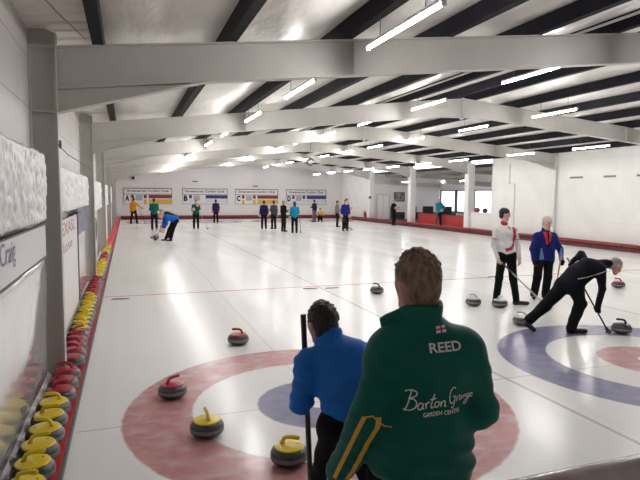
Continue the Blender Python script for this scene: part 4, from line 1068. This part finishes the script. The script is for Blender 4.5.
patch('shirt_front', [(5.93, 3.5, 1.34), (5.925, 3.5, 1.04)], C_BLACK, to_, BVO, vd, .042, .020, .003)
patch('scarf', [(5.865, 3.5, 1.345), (5.885, 3.5, 1.22), (5.915, 3.5, 1.09)], RT, to_, BVO, vd, .034, .020, .008)
patch('scarf', [(5.985, 3.5, 1.345), (5.975, 3.5, 1.25), (5.955, 3.5, 1.14)], RT, to_, BVO, vd, .032, .016, .008)
patch('side_panel', [(5.79, 3.5, 1.02), (5.80, 3.5, .80)], PALEB, to_, BVO, vd, .012, .045, .004)
patch('side_panel', [(6.19, 3.4, 1.02), (6.17, 3.4, .80)], PALEB, to_, BVO, vd, .012, .045, .004)
S = Field().rc(AO['nck'] + V(0, 0, .0), AO['nck'] + V(0, 0, .04), .082, .078, k=.01).rc(AO['nck'] + V(0, -.01, .04), AO['nck'] + V(0, -.03, .12), .064, .07, op='sub', k=.01); field_obj('collar', S, BLUEJ, to_, .008)
broom('wooden-shafted broom held by the white-haired man', (6.245, 3.55, .86), (6.06, 3.49, .02), wshaft, None, .014)

NAVYP = cloth('navy_polo', (.0055, .006, .012))
JK = dict(pel=(4.47, 1.46, .735), wst=(4.56, 1.43, .86), chs=(4.72, 1.37, .975), nck=(4.985, 1.28, 1.04), hed=(5.085, 1.24, 1.0), fwd=(.80, -.22, -.62),
          shR=(4.765, 1.20, .965), shL=(4.80, 1.52, 1.01), elR=(4.70, 1.10, .70), elL=(4.88, 1.69, 1.13), waR=(4.655, 1.115, .45), waL=(4.65, 1.62, 1.04), palmR=(.6, .3, 0), palmL=(.3, -.5, -.4), curlR=1.1, curlL=1.1, hdR=(.12, .2, -1), hdL=(-.5, .0, -.6),
          hiR=(4.48, 1.38, .70), hiL=(4.42, 1.55, .69), knR=(4.53, 1.32, .45), knL=(4.17, 1.62, .39), anR=(4.43, 1.37, .085), anL=(3.92, 1.67, .17), toR=(4.63, 1.30, .035), toL=(3.975, 1.63, .025), heelL=(3.875, 1.68, .12))
tk_, AK = person('person in black bending low over the blue ring to sweep, grey cropped hair', JK, NAVYP, C_BLACK, H_GREY, .0085, skin=SKIN, gloves=C_GLOVE, sleeves='long', hem=.05, tw=1.12, armr=1.0, legr=1.22, fold=.006, headup=(.55, 0, .8), face=True, seed=51)
jk_ = [o for o in tk_.children if o.name.startswith('jacket')][0]; BVK = bvh_of(jk_); vd = Vector((.58, .80, -.12)).normalized()
patch('piping', [(4.36, 1.2, .84), (4.50, 1.2, .855), (4.66, 1.15, .905), (4.76, 1.1, .955), (4.79, 1.1, 1.03)], mat('pale_piping', (.5, .47, .45), .6), tk_, BVK, vd, .006, .006, .004)
broom('black broom slanting under the bending sweeper to the blue ring', (4.575, 1.66, 1.09), (4.935, 1.16, .02), bshaft, gshaft)

# ------------------------------------------------------------------ players at the far end
def pose(x, y, ang, H=1.72, armL='down', armR='down', lean=0., spread=.10, step=0., look=None, z=0.):
    """standing joints; ang = facing direction in degrees (0 = +X, 90 = +Y)"""
    a = math.radians(ang); f = np.array((math.cos(a), math.sin(a), 0)); r = np.array((math.sin(a), -math.cos(a), 0)); s = H / 1.75; o = np.array((x, y, z)); u = V(0, 0, 1)
    up = unit(u * math.cos(lean) + f * math.sin(lean)); fw = unit(f * math.cos(lean) - u * math.sin(lean))
    P = o + (u * .93 - f * .35 * math.sin(lean)) * s
    J = dict(pel=P + u * .02 * s, wst=P + up * .15 * s, chs=P + up * .39 * s, nck=P + up * .56 * s, hed=P + (up * .69 + fw * .03 + u * .02) * s)
    J['fwd'] = fw * .9 + u * (.4 * math.sin(lean)) if look is None else np.array(look, float)
    for q, sg in (('L', -1), ('R', 1)):
        J['hi' + q] = P + r * sg * .09 * s - u * .05 * s; st = step * sg
        J['kn' + q] = o + (r * sg * spread * 1.1 + f * (.02 + st * .6) + u * .49) * s - f * .15 * math.sin(lean) * s; J['an' + q] = o + (r * sg * spread * 1.2 + f * st) * s + u * .085; J['to' + q] = J['an' + q] + f * .17 - u * .05
        S_ = J['sh' + q] = P + (up * .47 + r * sg * .175) * s; m = armL if q == 'L' else armR
        if m == 'down': e = S_ + (-up * .27 + r * sg * .06 - fw * .02) * s; w_ = e + (-up * .24 + fw * .07) * s
        elif m == 'bent': e = S_ + (-up * .27 + r * sg * .05) * s; w_ = e + (fw * .21 + up * .05 - r * sg * .08) * s
        elif m == 'hip': e = S_ + (-up * .20 + r * sg * .17 - fw * .08) * s; w_ = e + (-up * .16 - r * sg * .14 + fw * .08) * s
        elif m == 'chin': e = S_ + (-up * .20 + r * sg * .05 + fw * .10) * s; w_ = e + (up * .22 - r * sg * .10 + fw * .06) * s
        elif m == 'out': e = S_ + (-up * .18 + r * sg * .18) * s; w_ = e + (-up * .12 + r * sg * .19 + fw * .05) * s
        elif m == 'sweep': e = S_ + (-u * .26 + fw * .06) * s; w_ = e + (-u * .22 + f * .12 - r * sg * .06) * s
        J['el' + q], J['wa' + q] = e, w_
    return J
VX = .021
def far(label, J, top, legs, hair, **k):
    k.setdefault('tw', .98); k.setdefault('fold', .003)
    return person(label, J, top, legs, hair, VX, **k)
ORANGE = cloth('orange_top', (.62, .27, .02)); FGREEN = cloth('green_top', (.008, .10, .07)); FBLUE = cloth('bright_blue_top', (.01, .10, .42)); PURP = cloth('purple_top', (.032, .014, .07))
FNAVY = cloth('navy_top', (.013, .015, .065)); FGREY = cloth('grey_top', (.055, .052, .075)); TURQ = cloth('turquoise_top', (.012, .22, .36)); MAUVE = cloth('mauve_trousers', (.20, .11, .20)); BEIGE = cloth('beige_top', (.20, .18, .15)); DBLUE = cloth('cobalt_top', (.014, .022, .22)); YEL = cloth('yellow_top', (.55, .34, .06))
far('distant person in an orange top walking in front of board A', pose(-1.32, 33.0, 60, 1.70, 'down', 'out', step=.20), ORANGE, C_BLACK, H_DARK)
far('distant person in green jacket standing behind the far blue sweeper', pose(-.33, 26.6, 92, 1.73, 'bent', 'bent'), FGREEN, C_NAVY, H_DARK)
far('distant blond person in bright blue jacket bent over sweeping', pose(-.10, 19.2, 195, 1.72, 'sweep', 'sweep', lean=1.32, spread=.13, step=.06), FBLUE, C_BLACK, H_BLOND, hairstyle='short')
far('distant person in black bent sweeping behind the bright blue jacket', pose(.02, 20.7, 200, 1.72, 'sweep', 'sweep', lean=1.12, spread=.12, step=-.06), C_BLACK, C_BLACK, H_BLOND)
far('distant person in green jacket with hand raised to chin in front of board B', pose(1.97, 26.9, 262, 1.66, 'chin', 'bent'), FGREEN, C_BLACK, H_BROWN)
far('distant person in purple top facing board B', pose(4.06, 33.2, 92, 1.62, 'down', 'down'), PURP, C_BLACK, H_DARK)
far('distant person in navy jacket, left of the pair facing board C', pose(5.75, 26.1, 85, 1.64), FNAVY, C_BLACK, H_DARK)
far('distant person in grey top, right of the pair facing board C', pose(6.31, 26.0, 110, 1.64, 'bent', 'down'), FGREY, C_BLACK, H_DARK)
far('distant grey-haired person in black standing left of the turquoise top', pose(6.22, 23.6, 20, 1.68, 'bent', 'bent'), C_BLACK, C_BLACK, H_GREY)
far('distant dark-haired person in turquoise top in front of board D', pose(6.52, 22.5, 85, 1.64, 'down', 'bent'), TURQ, C_BLACK, H_DARK, hairstyle='long')
far('distant person in navy top and mauve trousers right of board D', pose(11.26, 33.2, 120, 1.62, 'bent', 'down'), FNAVY, MAUVE, H_DARK)
Jc = pose(11.65, 33.0, 250, 1.6, 'bent', 'bent', lean=.35)
for k in Jc:
    if k not in ('fwd', 'anL', 'anR', 'toL', 'toR'): Jc[k] = np.array(Jc[k]) - V(0, 0, .52 if k[:2] != 'kn' else .0)
for q in 'LR': Jc['kn' + q] = np.array(Jc['kn' + q]) + V(-.10, -.30, .02)
far('distant person in yellow top crouching beside the mauve trousers', Jc, YEL, C_BLACK, H_DARK)
far('distant person in beige jacket standing sideways left of the cobalt jacket', pose(10.66, 27.0, 330, 1.64, 'bent', 'bent'), BEIGE, C_BLACK, H_DARK)
far('distant person in cobalt blue jacket standing in mid ice', pose(9.74, 23.4, 265, 1.74, 'down', 'down'), DBLUE, C_BLACK, H_DARK)
far('distant dark-haired person mostly hidden behind the cobalt jacket', pose(10.62, 25.4, 300, 1.80, 'bent', 'chin'), FNAVY, C_BLACK, H_DARK)
far('distant person in black by the white column in front of the lounge', pose(15.05, 27.9, 300, 1.72, 'bent', 'bent'), C_BLACK, C_BLACK, H_GREY)
far('distant bald person in turquoise top with hand on hip before the red barrier', pose(16.05, 23.9, 215, 1.68, 'hip', 'bent', z=.16), TURQ, C_BLACK, H_WHITE, hairstyle='bald')
gp = 'brooms at the far end'
broom('thin dark broom held out by the person in orange', (-1.0, 32.85, 1.05), (-.62, 32.5, .02), bshaft, group=gp)
broom('pale broom of the far blond sweeper in bright blue', (-.36, 19.2, .62), (-.62, 19.45, .02), gshaft, group=gp)
broom('pale broom of the far sweeper in black', (-.40, 20.5, .62), (-.75, 20.6, .02), gshaft, group=gp)
broom('pale broom slanting down beside the green jacket at board B', (2.12, 26.6, 1.0), (2.55, 26.3, .02), gshaft, group=gp)
broom('upright dark broom right of the turquoise top at board D', (6.80, 22.55, 1.0), (6.86, 22.5, .02), bshaft, group=gp)
broom('yellow-shafted broom right of the cobalt blue jacket', (10.3, 24.0, 1.2), (10.33, 23.9, .02), wshaft, group=gp)
broom('pale upright broom held by the bald person in turquoise', (15.78, 23.72, 1.1), (15.80, 23.65, .18), wshaft, group=gp)
